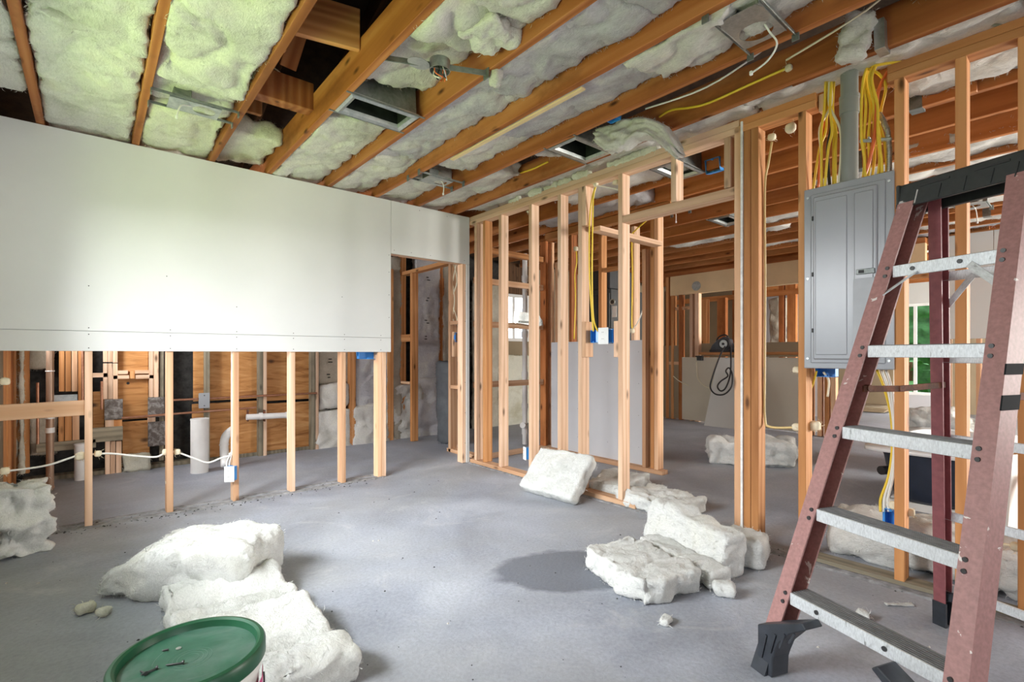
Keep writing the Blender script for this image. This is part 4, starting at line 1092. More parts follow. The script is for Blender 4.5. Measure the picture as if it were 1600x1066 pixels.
cable('black_cable', pathX([(1300, 140, 2.92), (1300, 190, 2.91), (1293, 235, 2.90), (1297, 298, 2.90)]), .0075, 'black', 'single black cable among the yellow ones left of the grey conduit', gl)
cable('brown_cable', pathX([(1288, 150, 2.92), (1290, 180, 2.92), (1284, 215, 2.91), (1278, 298, 2.90)]), .0055, 'orange', 'thin orange cable in the bundle left of the grey conduit', gl)
gr_ = 'cables right of the grey conduit'
for io, (a, b, c, d) in enumerate(((1350, 1353, 1350, 1348), (1349, 1346, 1346, 1352), (1352, 1360, 1357, 1356), (1356, 1364, 1366, 1362), (1358, 1366, 1374, 1371), (1362, 1371, 1372, 1378), (1353, 1363, 1380, 1386))):
    X = 2.89+random.uniform(-.02, .03)
    cable('yellow_cable', pathX([(a+8, 100, X+.05), (a, 124, X), (b, 165, X), (c, 215, X), ((c+d)/2+2, 250, X), (d, 282, X)]), .0065, 'yellow', ORD[io]+' yellow cable from the left entering the panel, right of the grey conduit', gr_)
cable('orange_cable', pathX([(1400, 97, 2.93), (1383, 118, 2.90), (1371, 150, 2.88), (1367, 205, 2.88), (1360, 245, 2.88), (1349, 282, 2.89)]), .0075, 'orange', 'thick orange cable crossing the bundle right of the grey conduit', gr_)
cable('yellow_cable', pathX([(1360, 104, 2.92), (1395, 98, 2.90), (1440, 97, 2.90)]), .0065, 'yellow', 'yellow cable laid over the top plate above the ladder', gr_)
cable('yellow_cable', pathX([(1352, 106, 2.93), (1372, 115, 2.90), (1384, 135, 2.90), (1376, 175, 2.92), (1372, 220, 2.92), (1380, 282, 2.90)]), .0065, 'yellow', 'yellow cable looping outermost on the right of the bundle', gr_)
fx = thing('flexible_conduit', 'ribbed metal flexible conduit entering the breaker panel beside its right stud', 'conduit', onX(1390, 275, 2.89))
pth = pathX([(1374, 178, 2.92), (1380, 188, 2.90), (1387, 205, 2.89), (1390, 235, 2.89), (1389, 282, 2.89)])
tube('core', pth, .0095, 'galv', fx)
for a, b in zip(pth[:-1], pth[1:]):
    n = max(2, int((b-a).length/.011))
    for i in range(n):
        q = a+(b-a)*(i/n); d = (b-a).normalized(); cyl('ring', q, q+d*.006, .0112, 'galv', fx, 12)
for px, py in ((1353, 220), (1384, 218)):
    p = onX(px, py, 2.885)
    o = thing('cable_clamp', 'small zinc cable clamp %s' % ('on the stud beside the flexible conduit' if px > 1370 else 'on the cables right of the grey conduit'), 'clamp', p)
    box('strap', p, (.012, .055 if px < 1370 else .05, .016), 'galv', o, .003, (.25, 0, 0)); cyl('clamp_screw', p+Vector((-.012, -.014, .008)), p+Vector((.01, -.014, .008)), .005, 'galv', o, 10)
# yellow cable of the jamb posts
foam(1206, 214, 2.93, r=.022, parent=wr, st=1); foam(1235, 200, 2.93, r=.022, parent=wr, st=1)
yjc = yj-.146
cable('yellow_cable', [onX(1206, 222, 2.93), (2.93, yjc-.02, 2.16), (2.93, yjc, 2.02), (2.935, yjc, 1.5), (2.93, yjc, 1.0), (2.93, yjc, .72), (2.93, yjc-.03, .665), onX(1247, 668, 2.93)], .0065, 'ochre', 'yellowish cable running down the jamb posts and across to the next stud')
foam(1247, 668, 2.92, r=.022, parent=wr); foam(1271, 666, 2.95, r=.028, parent=wr); foam(1246, 578, 2.92, r=.016, parent=wr)
cable('yellow_cable', pathX([(1276, 580, 2.95), (1270, 600, 2.96), (1263, 620, 2.96), (1265, 655, 2.97)]), .006, 'yellow', 'yellow cable curving below the left corner of the breaker panel')
cable('yellow_cable', pathX([(1287, 582, 2.96), (1295, 595, 3.0), (1293, 620, 3.0)]), .0055, 'cream', 'short cream cable hanging from the blue box under the breaker panel')
for k, (a, m, lb) in enumerate(((0, 'yellow', 'yellow cable dropping from the breaker panel to the low blue box'), (7, 'whitecable', 'left white cable dropping from the breaker panel to the low blue box'), (14, 'whitecable', 'right white cable dropping from the breaker panel to the low blue box'))):
    cable('branch_cable', pathX([(1370+a, 578, 2.92), (1381+a*.8, 605, 2.93), (1392+a*.3, 650, 2.95), (1394+a*.3, 700, 2.95), (1388+a*.5, 745, 2.95), (1376+a*.8, 780, 2.95), (1376+a*.9, 800, 2.94)]), .006, m, lb, 'cables under the breaker panel')
# yellow pair on the switch stud
for dx, bx in ((0, 921), (5, 928)):
    cable('switch_cable', pathX([(932, 288, 2.90), (925+dx*.4, 310, 2.90), (921+dx, 350, 2.90), (921+dx*.8, 430, 2.90), (925+dx*.4, 495, 2.90), (bx+6, 518, 2.895)]), .006, 'yellow', ('right' if dx else 'left')+' yellow cable dropping down the switch stud to the blue box', 'switch stud cables')
cable('white_cable', pathX([(932, 290, 2.91), (950, 293, 2.92), (968, 297, 2.93)]), .005, 'whitecable', 'white cable bridging two studs under the top plate')
foam(931, 288, 2.89, r=.018, parent=wr, st=1); foam(825, 331, 2.88, r=.014, parent=wr, st=1); foam(962, 285, 2.90, r=.016, parent=wr)
cable('yellow_cable', [onX(x, y, 3.93) for x, y in ((1010, 345), (993, 360), (987, 372), (988, 430), (987, 500), (988, 518))], .007, 'yellow', 'yellow cable on the closet stud behind the end stud')
cable('white_cable', [onX(x, y, 3.93) for x, y in ((988, 515), (996, 505), (1003, 488), (1008, 470))], .005, 'whitecable', 'white cable sagging from the closet stud to the trimmers')
cable('yellow_cable', [onX(x, y, 3.95) for x, y in ((900, 390), (901, 410), (898, 430), (899, 470), (897, 530))], .007, 'yellow', 'yellow cable down the dark closet stud above the grey half wall')
foam(900, 389, 3.94, r=.022, parent=wk, st=1); foam(988, 517, 3.92, r=.02, parent=wk, st=1)

# ---------------------------------------------------------------- blue outlet and switch boxes
def blue_box(p, ax, w, h, d, label, plate=False, group='blue device boxes', rot=None, tabs=True):
    """open plastic box; ax = direction its mouth faces"""
    p = Vector(p); z = Vector(ax).normalized(); up = Vector((0, 0, 1)) if abs(z.z) < .9 else Vector((0, 1, 0))
    x = up.cross(z).normalized(); y = z.cross(x)
    t = thing('outlet_box' if plate else 'device_box', label, 'outlet' if plate else 'electrical box', p, 0, group)
    Mx = Matrix((x, y, z)).transposed().to_4x4(); Mx.translation = p
    FRAME[0] = Mx
    th = .003
    bm = bmesh.new()
    def bx(a, b):
        r = bmesh.ops.create_cube(bm, size=1); c = (Vector(a)+Vector(b))/2; s = Vector(b)-Vector(a)
        for q in r['verts']: q.co = Vector((q.co.x*s.x, q.co.y*s.y, q.co.z*s.z))+c
    bx((-w/2, -h/2, -d), (w/2, h/2, -d+th)); bx((-w/2, -h/2, -d), (-w/2+th, h/2, 0)); bx((w/2-th, -h/2, -d), (w/2, h/2, 0)); bx((-w/2, -h/2, -d), (w/2, -h/2+th, 0)); bx((-w/2, h/2-th, -d), (w/2, h/2, 0))
    b = bmobj('box_shell', bm, 'blue', t)
    box('nail_tab', (-w/2-.006, 0, -d*.5), (.014, h*.5, .010), 'blue', t, .002)
    for s in (-1, 1): box('screw_boss', (0, s*(h/2-.006), -.01), (.012, .010, .02), 'blue', b, .001)
    if plate:
        pl = box('face_plate', (0, 0, .004), (w*1.12, h*1.12, .006), 'white_plastic', t, .002)
        for s in (-1, 1):
            rc = box('receptacle', (0, s*h*.22, .008), (w*.42, h*.26, .004), 'white_plastic', pl, .002)
            for q in (-1, 1): box('slot', (q*.006, s*h*.22+.003, .0105), (.002, .008, .001), 'slot', pl, 0)
    outframe(); return t
p = onY(362, 740, WY-.0); 
blue_box((onY(358, 740, WY).x, WY-.012, p.z), (-.55, -.83, 0), .06, .10, .065, 'white outlet in a blue box on the third stud of the cut-out wall', True)
p = onX(822, 710, XF); blue_box((XF-.0+.02, p.y+.035, p.z), (-.9, .3, 0), .055, .10, .05, 'white outlet in a blue box low on the open partition', True)
zb2 = onX(940, 525, XF).z
blue_box((XF+.045, yS4-.115, zb2), (-1, 0, 0), .055, .095, .06, 'blue switch box on the backing block, left of the white outlet')
blue_box((XF+.02, (yS4+yS5)/2-.045, zb2), (-1, 0, 0), .085, .11, .06, 'white receptacle pair between the two backing blocks', True)
blue_box((XF+.045, yS5+.062, zb2), (-1, 0, 0), .05, .10, .06, 'blue switch box on the backing block, right of the white outlet')
p = onX(718, 527, XB+.02); blue_box((XB+.02, p.y, p.z), (-.5, -.87, 0), .09, .10, .07, 'blue box on a stud inside the bathroom doorway')
p = onY(580, 553, WY+.05); blue_box((p.x-.02, WY+.06, 1.085), (0, -1, 0), .17, .10, .05, 'wide blue box half hidden under the cut drywall edge')
blue_box((2.335, 1.85, 2.455), (0, 0, -1), .075, .075, .05, 'blue box on a ceiling joist above the doorway')
p = onX(1115, 257, 3.49); blue_box((3.47, p.y, 2.46), (-1, 0, -.2), .11, .10, .06, 'blue box on a far ceiling joist seen over the doorway header')
p = onX(1388, 812, 2.93); blue_box((2.93, sy(1397)+.028, p.z), (-1, 0, 0), .05, .10, .06, 'blue box low on the stud right of the breaker panel, cables above it')
p = onX(1288, 580, 2.95); blue_box((2.97, p.y, .985), (-1, 0, 0), .09, .06, .05, 'blue box just under the left corner of the breaker panel')
foam(1399, 790, 2.92, r=.018, parent=wr); foam(1420, 800, 2.96, r=.022, parent=wr)
foam(1590, 855, 2.90, r=.018, parent=wr)
cable('white_cable', pathX([(1590, 855, 2.92), (1560, 850, 2.95), (1500, 850, 2.95)]), .006, 'cream', 'cream cable running low through the last studs beyond the ladder')
# cable along the cut-out wall
YC = WY+.055
cable('white_cable', [onY(x, y, YC) for x, y in ((0, 737), (30, 734), (75, 727), (122, 712), (145, 710), (175, 709), (215, 713), (245, 714), (262, 706), (280, 708), (305, 717), (325, 723), (345, 716), (360, 712))], .006, 'whitecable', 'white cable looping through the studs of the cut-out wall')
for px, py, r in ((8, 736, .02), (125, 713, .022), (153, 709, .020), (259, 706, .02), (277, 706, .02), (360, 710, .012), (8, 596, .02), (262, 754, .012)): foam(px, py, Y=YC-.0, r=r, parent=wl_, st=.9)
for k, dx in enumerate((0, 5)):
    cable('outlet_cable', [onY(x, y, YC-.012) for x, y in ((362.5+dx*.4, 540), (362.5+dx*.4, 620), (362.5+dx*.4, 690), (361+dx*.3, 708), (354+dx, 722), (355+dx*.6, 734))], .0042, 'whitecable', ('right' if dx else 'left')+' white cable running down the third cut-out stud to its outlet', 'outlet cables')
for k, (a, b) in enumerate(((709, 714), (713, 708))):
    cable('bathroom_cable', [onX(x, y, XB+.04) for x, y in ((a, 412), (b, 440), (a-3, 470), (b, 498), (a+2, 508))], .006, 'cream', ('front', 'rear')[k]+' cream cable hanging inside the bathroom door stud', 'bathroom cables')
# ---------------------------------------------------------------- ceiling fittings
def boot(c, sx, sy, label, rz=0, z=H-.004, bars=True, glow='galv'):
    t = thing('register_boot', label, 'duct', (c[0], c[1], z), rz, 'open ceiling duct boots'); inframe(t)
    fl_ = .032
    bm = bmesh.new()
    rings = [(sx/2, sy/2, 0), (sx/2, sy/2, .012), (sx/2, sy/2, .0), (sx/2-fl_*.5, sy/2-fl_*.5, -.006), (sx/2-fl_, sy/2-fl_, .004)]
    def ring(a, b, z_): return [bm.verts.new(q) for q in ((-a, -b, z_), (a, -b, z_), (a, b, z_), (-a, b, z_))]
    seq = [ring(sx/2, sy/2, .016), ring(sx/2, sy/2, 0), ring(sx/2-fl_*.4, sy/2-fl_*.4, -.008), ring(sx/2-fl_, sy/2-fl_, 0), ring(sx/2-fl_-.006, sy/2-fl_-.006, .02)]
    for a, b in zip(seq, seq[1:]):
        for i in range(4): bm.faces.new((a[i], a[(i+1) % 4], b[(i+1) % 4], b[i]))
    fr = bmobj('flange', bm, glow, t)
    bm = bmesh.new()
    seq = [ring(sx/2-fl_-.004, sy/2-fl_-.004, .018), ring(sx/2-fl_-.012, sy/2-fl_-.012, .11), ring(sx/2-fl_-.05, sy/2-fl_-.03, .17)]
    for a, b in zip(seq, seq[1:]):
        for i in range(4): bm.faces.new((a[i], a[(i+1) % 4], b[(i+1) % 4], b[i]))
    bm.faces.new(seq[-1]); bmobj('duct_throat', bm, 'duct_in', t)
    bm = bmesh.new()
    seq = [ring(sx/2-.012, sy/2-.012, .014), ring(sx/2-.016, sy/2-.016, .17)]
    for i in range(4): bm.faces.new((seq[0][i], seq[0][(i+1) % 4], seq[1][(i+1) % 4], seq[1][i]))
    bm.faces.new(seq[1]); bmobj('outer_box', bm, 'galv_dark', t)
    tube('damper_rim', [(.05*math.cos(a*.52), .045*math.sin(a*.52), .15) for a in range(12)], .004, 'galv', t, False, 2, True)
    if bars:
        for s in (-1, 1): box('hanger_bar', (0, s*(sy/2+.008), .002), (sx+.06, .012, .006), 'galv_dark', t, .001)
    outframe(); return t
boot((1.235, 2.64), .40, .235, 'open galvanised duct boot between joists above the cut-out wall end')
boot((2.495, 2.24), .37, .25, 'open galvanised duct boot between joists above the open partition')
boot((3.32, 2.02), .36, .22, 'open galvanised duct boot seen over the doorway header')
boot((4.95, 2.45), .36, .22, 'open galvanised duct boot in the far room ceiling')

def light_pan(c, sx, sy, hole, label, rz=0, z=H+.004, wire=None, boxdir=1, bars=1.0):
    t = thing('recessed_light_frame', label, 'light fitting', (c[0], c[1], z), rz, 'recessed light frames'); inframe(t)
    bm = bmesh.new(); n = 32; th = .002
    hx, hy_ = hole[0], hole[1]; r = hole[2]
    lo, up = [], []
    rect = []
    for k in range(n):
        a = 2*math.pi*k/n+.0001; ca, sa = math.cos(a), math.sin(a)
        tx = ((sx/2-hx) if ca > 0 else (-sx/2-hx))/ca if abs(ca) > 1e-6 else 1e9
        ty = ((sy/2-hy_) if sa > 0 else (-sy/2-hy_))/sa if abs(sa) > 1e-6 else 1e9
        m_ = min(tx, ty); rect.append((hx+ca*m_, hy_+sa*m_))
    for zz, L in ((0, lo), (th, up)):
        for k in range(n):
            a = 2*math.pi*k/n+.0001
            L.append((bm.verts.new((hx+r*math.cos(a), hy_+r*math.sin(a), zz)), bm.verts.new((*rect[k], zz))))
    for k in range(n):
        j = (k+1) % n
        bm.faces.new((lo[k][0], lo[k][1], lo[j][1], lo[j][0])); bm.faces.new((up[k][0], up[j][0], up[j][1], up[k][1]))
        bm.faces.new((lo[k][0], lo[j][0], up[j][0], up[k][0])); bm.faces.new((lo[k][1], up[k][1], up[j][1], lo[j][1]))
    pl = bmobj('mounting_plate', bm, 'galv', t)
    for s in (-1, 1): box('plate_edge', (0, s*sy/2, .008), (sx, .003, .018), 'galv', pl, 0)
    jb = box('junction_box', (-hx*1.3 if abs(hx) > .01 else -.09, .0, .04), (.08, .11, .07), 'galv_dark', t, .003)
    box('wiring_cover', (-hx*1.3 if abs(hx) > .01 else -.09, 0, .003), (.06, .07, .002), 'galv', jb, 0)
    L = .40*bars
    for s in (-1, 1):
        b = box('hanger_bar', (0, s*(sy/2+.010), .010), (L, .006, .014), 'galv_dark', t, .001)
        for e in (-1, 1): box('nail_foot', (e*L/2, s*(sy/2+.010), .004), (.006, .03, .045), 'galv_dark', b, .001)
    if wire: 
        w = tube('lead_wire', wire, .004, 'whitecable', t); box('wire_plug', Vector(wire[-1]), (.012, .012, .018), 'white_plastic', w, .002)
    outframe(); return t
light_pan((.43, 3.22), .24, .15, (.045, 0, .055), 'light frame with a hanging white wire near the cut-out wall', 0, H-.01, [(.02, .02, .03), (-.02, -.02, 0), (-.07, -.06, -.03), (-.09, -.07, -.10)])
light_pan((2.085, .93), .26, .17, (.04, .0, .065), 'light frame with a thick white lead, closest to the ladder', .0, H-.012, [(.03, -.03, .03), (.05, -.05, -.02), (.075, -.07, -.07), (.08, -.03, -.12), (.085, .04, -.14)])
wool('wool_in_hole', (.13, .12, .06), 'fluff', ce, TR((2.12, .93, H+.025)), 91, .014, .01, .008, 2)
light_pan((2.06, 3.36), .22, .15, (.04, 0, .05), 'light frame above the corner where the cut-out wall meets the partition', 0, H-.008, [(.03, -.01, .02), (.05, -.03, -.03), (.04, -.04, -.10)])
light_pan((4.12, 2.60), .30, .17, (-.05, 0, .06), 'light frame with dangling wires in the far room ceiling, left one', .0, H-.01, [(.05, 0, .02), (.08, -.02, -.02), (.07, -.03, -.11)])
light_pan((6.1, .75), .30, .2, (.0, 0, .06), 'light frame in the far room ceiling seen under the ladder top', .0, H-.02, [(.05, 0, .02), (.08, -.02, -.03), (.07, -.03, -.14)])
# round octagon box with its lid swung open
t = thing('octagon_box', 'round metal ceiling box with red wires and its cover swung aside', 'electrical box', (1.245, 2.03, H-.01))
lathe('box_shell', [(.048, .05), (.05, .05), (.05, 0), (.047, 0), (.047, .045), (.0, .045)], 'galv', t, TR((1.265, 2.03, H-.015)), 24)
lathe('cover_disc', [(.0, .0), (.052, .0), (.052, .003), (.0, .003)], 'galv', t, TR((1.165, 2.055, H-.005), (.12, .1, 0)), 28)
board('hanger_bar', (1.03, 2.16, H+.02), (1.455, 1.90, H-.012), .026, .006, 'galv_dark', t, (0, 0, 1), .001)
box('bar_foot', (1.448, 1.905, H-.015), (.008, .04, .05), 'galv_dark', t, .002)
for k in range(7):
    a = k*.9; tube('wire', [(1.265+.02*math.cos(a), 2.03+.02*math.sin(a), H+.02), (1.265+.03*math.cos(a+.6), 2.03+.03*math.sin(a+.6), H-.03), (1.275+.02*math.cos(a+1.5), 2.02+.02*math.sin(a+1.5), H-.055)], .0028, ('orange', 'black', 'whitecable')[k % 3], t)
# loose ceiling wiring
Xj = 2.672
cable('yellow_cable', [onX(x, y, Xj) for x, y in ((1030, 183), (1050, 172), (1080, 168), (1110, 160), (1170, 133), (1215, 113), (1232, 106))], .007, 'yellow', 'yellow cable along the side of the big joist over the doorway')
foam(1233, 106, Xj, r=.016, parent=ce, st=1)
cable('yellow_cable', [onX(x, y, Xj) for x, y in ((800, 274), (830, 265), (856, 253))], .007, 'yellow', 'short yellow cable in the joist bay left of the partition boot')
cable('white_cable', [(2.35, .70, 2.60), (2.45, 1.0, 2.545), (2.50, 1.35, 2.50), (2.45, 1.7, 2.50)], .005, 'whitecable', 'white cable lying inside the open joist bay above the doorway')
cable('white_cable', [(2.42, .45, 2.58), (2.55, .65, 2.56), (2.62, 1.0, 2.53)], .005, 'cream', 'cream cable lying inside the open joist bay near the big joist')
cable('grey_cable', [onX(x, y, 3.0) for x, y in ((1410, 28), (1460, 33), (1510, 32), (1560, 40), (1600, 40))], .006, 'pvc_grey', 'thin grey cable stretched across the ceiling above the ladder')
q = onX(945, 183, 2.31); wool('foam_seal', (.03, .03, .03), 'foam', ce, TR(q), 92, .008, .005, .003, 2)

# ---------------------------------------------------------------- bathroom plumbing
def pipe(name, label, pts, r, m, cat='pipe', rings=(), group=None, ringm=None):
    t = thing(name, label, cat, pts[0], 0, group)
    for a, b in zip(pts, pts[1:]): cyl('pipe', a, b, r, m, t, 20)
    for q in pts[1:-1]: lathe('elbow', [(0, -r*1.18), (r*.9, -r*.85), (r*1.22, 0), (r*.9, r*.85), (0, r*1.18)], m, t, TR(q), 18)
    for a, b in rings: cyl('collar', a, b, r*1.18, ringm or m, t, 20)
    return t
c = fl(78, 768); c.z = .03; Yp = c.y
top = Vector((c.x, c.y, 1.30)); e = onY(40, 776, Yp-.05); e.z = .03
pipe('drain_pipe', 'thick brown vertical pipe passing in front of the left blocking', [top, c, e], .024, 'drainpipe', rings=[((c.x, c.y, .57), (c.x, c.y, .585)), ((c.x, c.y, .46), (c.x, c.y, .50)), ((c.x, c.y, .94), (c.x, c.y, .95))], ringm='pvc')
for px, y0, y1, X_, lb in ((59, 598, 694, 0, 'thin red copper riser behind the left blocking'), (129, 540, 640, 0, 'thin red copper riser beside the first stud of the cut-out wall'), (159, 596, 640, 0, 'short pale copper stub between the stacked framing blocks')):
    a, b = onY(px, y0, 5.69), onY(px, y1, 5.69); pipe('copper_riser', lb, [b, a], .010, 'copper', group='copper risers')
a, b = onY(260, 626, 5.70), onY(495, 626, 5.70); pipe('copper_line', 'dark horizontal copper line across the plywood', [a, Vector((b.x, 5.70, a.z-.0))], .011, 'copper')
a, b = onY(190, 681, 5.72), onY(470, 634, 5.72); pipe('copper_line', 'lower dark copper line behind the white standpipe', [Vector((a.x, 5.70, .50)), Vector((onY(400, 640, 5.7).x, 5.70, .52))], .011, 'copper')
a, b = onY(385, 652, 5.62), onY(446, 649, 5.62)
pipe('waste_pipe', 'white plastic waste pipe stub running across the plywood', [a, b], .030, 'pvc', rings=[(b, b+Vector((.03, 0, 0))), (a+Vector((.12, 0, 0)), a+Vector((.15, 0, 0)))], ringm='pvc')
for px in (388, 414): 
    p = onY(px, 650, 5.64); o = thing('pipe_hook', 'dark hook strap under the white waste pipe, %s of two' % ('left' if px < 400 else 'right'), 'strap', p); box('strap', p+Vector((0, .03, 0)), (.012, .05, .12), 'rust', o, .002); cyl('strap_nail', p+Vector((0, -.01, .055)), p+Vector((0, .05, .055)), .006, 'steel', o, 10)
c = fl(312, 738); t = thing('floor_standpipe', 'short wide white plastic standpipe rising from the bathroom slab', 'pipe', c)
cyl('pipe', c, c+Vector((0, 0, .48)), .072, 'pvc', t, 32); cyl('rim', c+Vector((0, 0, .475)), c+Vector((0, 0, .49)), .074, 'pvc', t, 32)
c = fl(126, 750); t = thing('floor_standpipe', 'thin white plastic standpipe half hidden by the first cut-out stud', 'pipe', c)
cyl('pipe', c, c+Vector((0, 0, .30)), .042, 'pvc', t, 24); cyl('rim', c+Vector((0, 0, .295)), c+Vector((0, 0, .31)), .045, 'pvc', t, 24)
pp = [onY(366, 670, 5.4), onY(354, 680, 5.4), onY(350, 695, 5.4), fl(352, 728, .045)]
t = thing('flexible_drain', 'curved white drain bend behind the third cut-out stud', 'pipe', pp[-1]); tube('bend', pp, .038, 'pvc', t)
for q in pp[1:3]: cyl('corrugation', q-Vector((0, 0, .006)), q+Vector((0, 0, .006)), .042, 'pvc', t, 18)
p = onY(319, 626, 5.69); t = thing('junction_box', 'grey blank-covered junction box on the plywood above the white standpipe', 'electrical box', p)
box('box_body', p+Vector((0, .02, 0)), (.085, .05, .14), 'panel', t, .003); box('blank_cover', p+Vector((0, -.008, 0)), (.092, .006, .15), 'panel', t, .002)
for s in (-1, 1): cyl('cover_screw', p+Vector((0, -.014, s*.05)), p+Vector((0, -.008, s*.05)), .006, 'steel', t, 10)
# grey sack leaning inside the bathroom doorway
p = fl(692, 690); o = wool('grey_sack', (.16, .30, 1.0), 'bag', None, TR((3.28, 5.05, .50), (0, 0, .3)), 130, .04, .02, .004, 4, floor=.001); tag(o, 'tall dark grey sack standing inside the bathroom doorway', 'sack')
# vent stack behind the open partition
c = Vector((3.86, 4.50, 0)); c = onY(820, 690, 4.45); c.z = 0
t = thing('vent_stack', 'tall grey plastic vent pipe behind the second open stud', 'pipe', c)
cyl('pipe', c, c+Vector((0, 0, 2.28)), .030, 'pvc', t, 20)
for z in (.12, .42, .80, 1.28, 1.95): cyl('coupling', c+Vector((0, 0, z)), c+Vector((0, 0, z+.07)), .038, 'pvc', t, 20)
cyl('cleanout', c+Vector((0, 0, .22)), c+Vector((-.09, -.06, .24)), .034, 'pvc', t, 18)
a = onX(800, 497, 3.55)
t = thing('flashing_scrap', 'bent grey sheet metal flashing nailed behind the third open stud', 'flashing', (3.62, 3.95, 1.3))
q0 = onY(801, 495, 3.99); q1 = onY(848, 500, 3.99)
prism('sheet', [(q0.x, q0.z-.06), (q0.x+.02, q0.z+.07), (q0.x+.10, q0.z+.06), (q1.x-.06, q1.z+.05), (q1.x-.01, q1.z-.01), (q1.x, q1.z-.06), (q1.x-.08, q1.z-.075)], 'y', 3.985, 3.990, 'galv', t); box('hem', ((q0.x+q1.x)/2-.05, 3.98, q0.z-.05), (.18, .02, .02), 'galv_dark', t, .002)

# ---------------------------------------------------------------- air handler behind the closet wall
ya2, yb2 = onX(903, 500, 4.25).y, onX(1004, 500, 4.84).y
ah = thing('air_handler', 'black air handler cabinet standing behind the grey half wall', 'air handler', (4.55, (ya2+yb2)/2, 0))
box('cabinet', (4.55, (ya2+yb2)/2, .90), (.58, ya2-yb2, 1.78), 'handler', ah, .01)
wdt = ya2-yb2
for a, b, m in ((.02, .36, 'handler'), (.40, .62, 'handler'), (.66, .98, 'handler')):
    pn = slab('access_panel', (4.245, ya2-wdt*b, 1.15), (4.262, ya2-wdt*a, 1.74), m, ah, .004)
c = Vector((4.243, onX(957, 470, 4.24).y, onX(957, 472, 4.24).z)); cyl('port_ring', c, c+Vector((-.008, 0, 0)), .035, 'galv', ah, 20); cyl('port', c+Vector((-.008, 0, 0)), c+Vector((-.010, 0, 0)), .022, 'slot', ah, 16)
box('paper_tag', (4.240, onX(960, 487, 4.24).y, onX(960, 487, 4.24).z), (.003, .06, .12), 'paintedwhite', ah, 0)
box('top_duct', (4.55, (ya2+yb2)/2, 1.90), (.5, wdt*.8, .22), 'black', ah, .01)

# ---------------------------------------------------------------- far rooms: what stands about
p = onX(1126, 540, XH-.02); zt = zl+.02
saw = thing('tile_saw', 'black motor-driven tool with a round guard on the pass-through ledge', 'power tool', (XH+.05, p.y, zt))
yy = p.y
box('base', (XH+.05, yy, zt+.02), (.16, .36, .04), 'black', saw, .006)
prism('body', [(yy+.18, zt+.03), (yy+.15, zt+.11), (yy+.06, zt+.19), (yy-.04, zt+.24), (yy-.13, zt+.20), (yy-.17, zt+.03)], 'x', XH-.01, XH+.10, 'foot', saw, .01)
c = Vector((XH-.012, yy-.055, zt+.125)); cyl('guard', c, c+Vector((-.03, 0, 0)), .088, 'black', saw, 28); cyl('guard_ring', c+Vector((-.03, 0, 0)), c+Vector((-.036, 0, 0)), .06, 'galv', saw, 24); cyl('hub', c+Vector((-.036, 0, 0)), c+Vector((-.046, 0, 0)), .02, 'black', saw, 16)
tube('carry_handle', [(XH+.04, yy+.10, zt+.17), (XH+.04, yy+.06, zt+.235), (XH+.04, yy-.03, zt+.265), (XH+.04, yy-.09, zt+.23)], .012, 'black', saw)
Xc = XH-.09
cable('power_cord', [onX(x, y, XH-.10 if y < 545 else XH-.14-.0034*(min(y, 620)-545)) for x, y in ((1133, 541), (1125, 556), (1113, 590), (1110, 606), (1118, 616), (1132, 616), (1143, 604), (1144, 585), (1139, 575), (1134, 580), (1137, 588), (1126, 596), (1121, 604), (1126, 611), (1134, 606), (1141, 585), (1142, 556), (1141, 542))], .011, 'black', 'black cord hanging in loops from the tool on the pass-through ledge', None, 'cord')
cable('white_cable', [onX(x, y, XH-.01) for x, y in ((1052, 588), (1062, 596), (1076, 603))], .008, 'cream', 'pale cable sagging between far studs left of the pass-through')
cable('white_cable', [onX(x, y, XH-.02) for x, y in ((1088, 565), (1090, 590), (1098, 601), (1108, 607))], .008, 'cream', 'pale cable looping beside the leaning drywall offcut')
p = onX(1094, 560, XH-.02); t = thing('socket_box', 'small black socket beside the pass-through ledge', 'electrical box', p); box('socket_body', p, (.06, .09, .07), 'black', t, .004); box('socket_lip', p+Vector((-.03, 0, .03)), (.03, .12, .02), 'black', t, .003)
# drywall offcuts
a = onX(1100, 661, XH-.30); b = onX(1152, 668, XH-.30)
yl, yr_ = a.y, b.y-.25
meshv = [(XH-.30, yl, .002), (XH-.30, yr_, .002), (XH-.03, yr_, 1.02), (XH-.03, yl-.08, 1.02)]
meshv += [(x+.013, y, z+.003) for x, y, z in meshv]
o = meshobj('drywall_offcut', meshv, [(0, 1, 2, 3), (7, 6, 5, 4), (0, 4, 5, 1), (1, 5, 6, 2), (2, 6, 7, 3), (3, 7, 4, 0)], 'drywall'); tag(o, 'cream drywall offcut leaning on the wall under the pass-through', 'drywall', None)
p = fl(1360, 645)
for k in range(5):
    o = box('plasterboard', (p.x+.5+.02*k, p.y+.35, .02+.014*k+.0), (1.0, 1.1, .013), 'drywall_brown', None, .001, (0, 0, .02*k)); tag(o, ('bottom', 'second lowest', 'middle', 'second highest', 'top')[k]+' drywall sheet of the low stack on the far floor', 'drywall', 'drywall stack on the far floor')
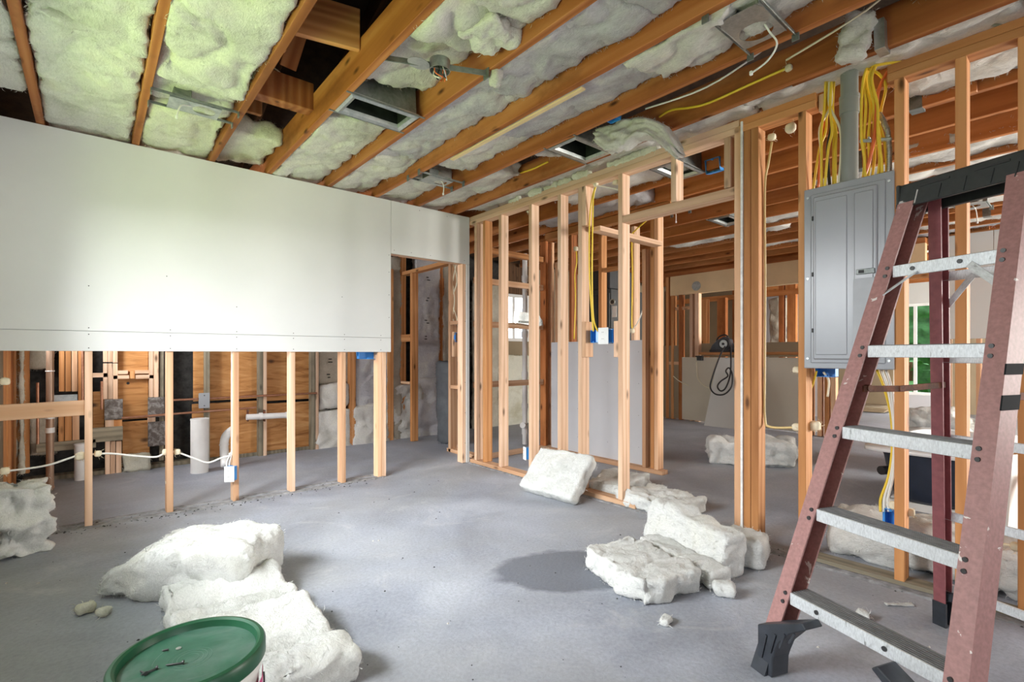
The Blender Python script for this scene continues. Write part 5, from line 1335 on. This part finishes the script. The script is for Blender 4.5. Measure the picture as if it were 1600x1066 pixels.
# bathtub turned towards the studs
ctr = Vector((4.82, .73, 0)); ang = 0.0
tb = thing('bathtub', 'dark-shelled bathtub with white rim standing in the far room behind the studs', 'bathtub', ctr, ang)
inframe(tb)
TL, TW, TH = 1.46, .72, .44
def tubring(l, w, z, n=40, ex=3.2):
    out = []
    for k in range(n):
        a = 2*math.pi*k/n; c, s = math.cos(a), math.sin(a)
        out.append((math.copysign(abs(c)**(2/ex), c)*l/2, math.copysign(abs(s)**(2/ex), s)*w/2, z))
    return out
def loft(name, rings, m, cap0=False, cap1=False):
    v = [p for r in rings for p in r]; n = len(rings[0]); f = []
    for i in range(len(rings)-1):
        for k in range(n): f.append((i*n+k, i*n+(k+1) % n, (i+1)*n+(k+1) % n, (i+1)*n+k))
    if cap0: f.append(tuple(range(n))[::-1])
    if cap1: f.append(tuple((len(rings)-1)*n+k for k in range(n)))
    return meshobj(name, v, f, m, tb, None, True)
loft('outer_shell', [tubring(1.02, .46, .05), tubring(1.14, .52, .09), tubring(1.24, .58, .22), tubring(1.32, .62, .36), tubring(1.36, .66, .41)], 'tub', True)
loft('rim', [tubring(TL-.10, TW-.08, TH-.028, ex=7), tubring(TL, TW, TH-.026, ex=9), tubring(TL, TW, TH, ex=9), tubring(TL-.16, TW-.16, TH, ex=4)], 'tubwhite')
loft('basin', [tubring(TL-.16, TW-.16, TH, ex=4), tubring(TL-.22, TW-.22, TH-.03, ex=3.5), tubring(1.06, .42, .14, ex=3), tubring(.9, .34, .11, ex=3)], 'tubwhite', False, True)
c = Vector((-.58, .22, .27)); cyl('overflow', c, c+Vector((-.06, .03, 0)), .03, 'black', tb, 16)
for x in (-.35, .35):
    box('support_block', (x, 0, .026), (.09, .50, .048), 'tubwhite', tb, .004)
box('skid', (-.50, -.05, .03), (.05, .60, .055), 'paintedwhite', tb, .004)
outframe()
p = fl(1583, 800); 
t = tag(board('lumber_offcut', (3.75, .25, .02), (4.00, .12, .50), .089, .038, 'pine', None, (0, 1, 0)), 'pale timber offcut leaning beside the bathtub end', 'timber', 'timber offcuts by the bathtub')
tag(board('lumber_offcut', (3.95, .08, .02), (4.12, .22, .40), .089, .038, 'fir', None, (0, 1, 0)), 'orange timber offcut leaning behind the pale one at the bathtub end', 'timber', 'timber offcuts by the bathtub')
sh = board('white_panel_offcut', (4.02, .33, .01), (4.05, .31, .50), .16, .016, 'paintedwhite', None, (1, -.2, 0)); tag(sh, 'white panel offcut standing against the bathtub end', 'panel')
# planting outside the glass doors
random.seed(11)
for k in range(5):
    bx_, by_ = 14.0+.5*(k % 2), -.6+k*1.15
    t = thing('palm', ORD[4-k]+' palm plant from the left outside the far glass doors', 'plant', (bx_, by_, -.12), 0, 'palms outside the glass doors')
    cyl('stem', (bx_, by_, -.12), (bx_, by_, .9), .06, 'darkwood', t, 8)
    for j in range(14):
        a = j*2.4; el = random.uniform(.2, 1.1); L = random.uniform(.5, .8)
        d = Vector((math.cos(a)*math.cos(el), math.sin(a)*math.cos(el), math.sin(el))); s = Vector((-math.sin(a), math.cos(a), 0))
        o0 = Vector((bx_, by_, random.uniform(.1, .9))); v = []
        for i in range(6):
            q = o0+d*(L*i/5)-Vector((0, 0, .45*(i/5)**2)); w = .09*math.sin(math.pi*(i+.4)/5.8)
            v += [q+s*w, q-s*w]
        meshobj('frond', v, [(2*i, 2*i+1, 2*i+3, 2*i+2) for i in range(5)], 'leaf', t)
# hedge beyond the palms closes the view
o = wool('hedge', (.8, 9, 2.6), 'leaf', None, TR((18, .5, 1.1)), 140, .2, .35, .15, 3); tag(o, 'green hedge far beyond the glass doors', 'hedge')
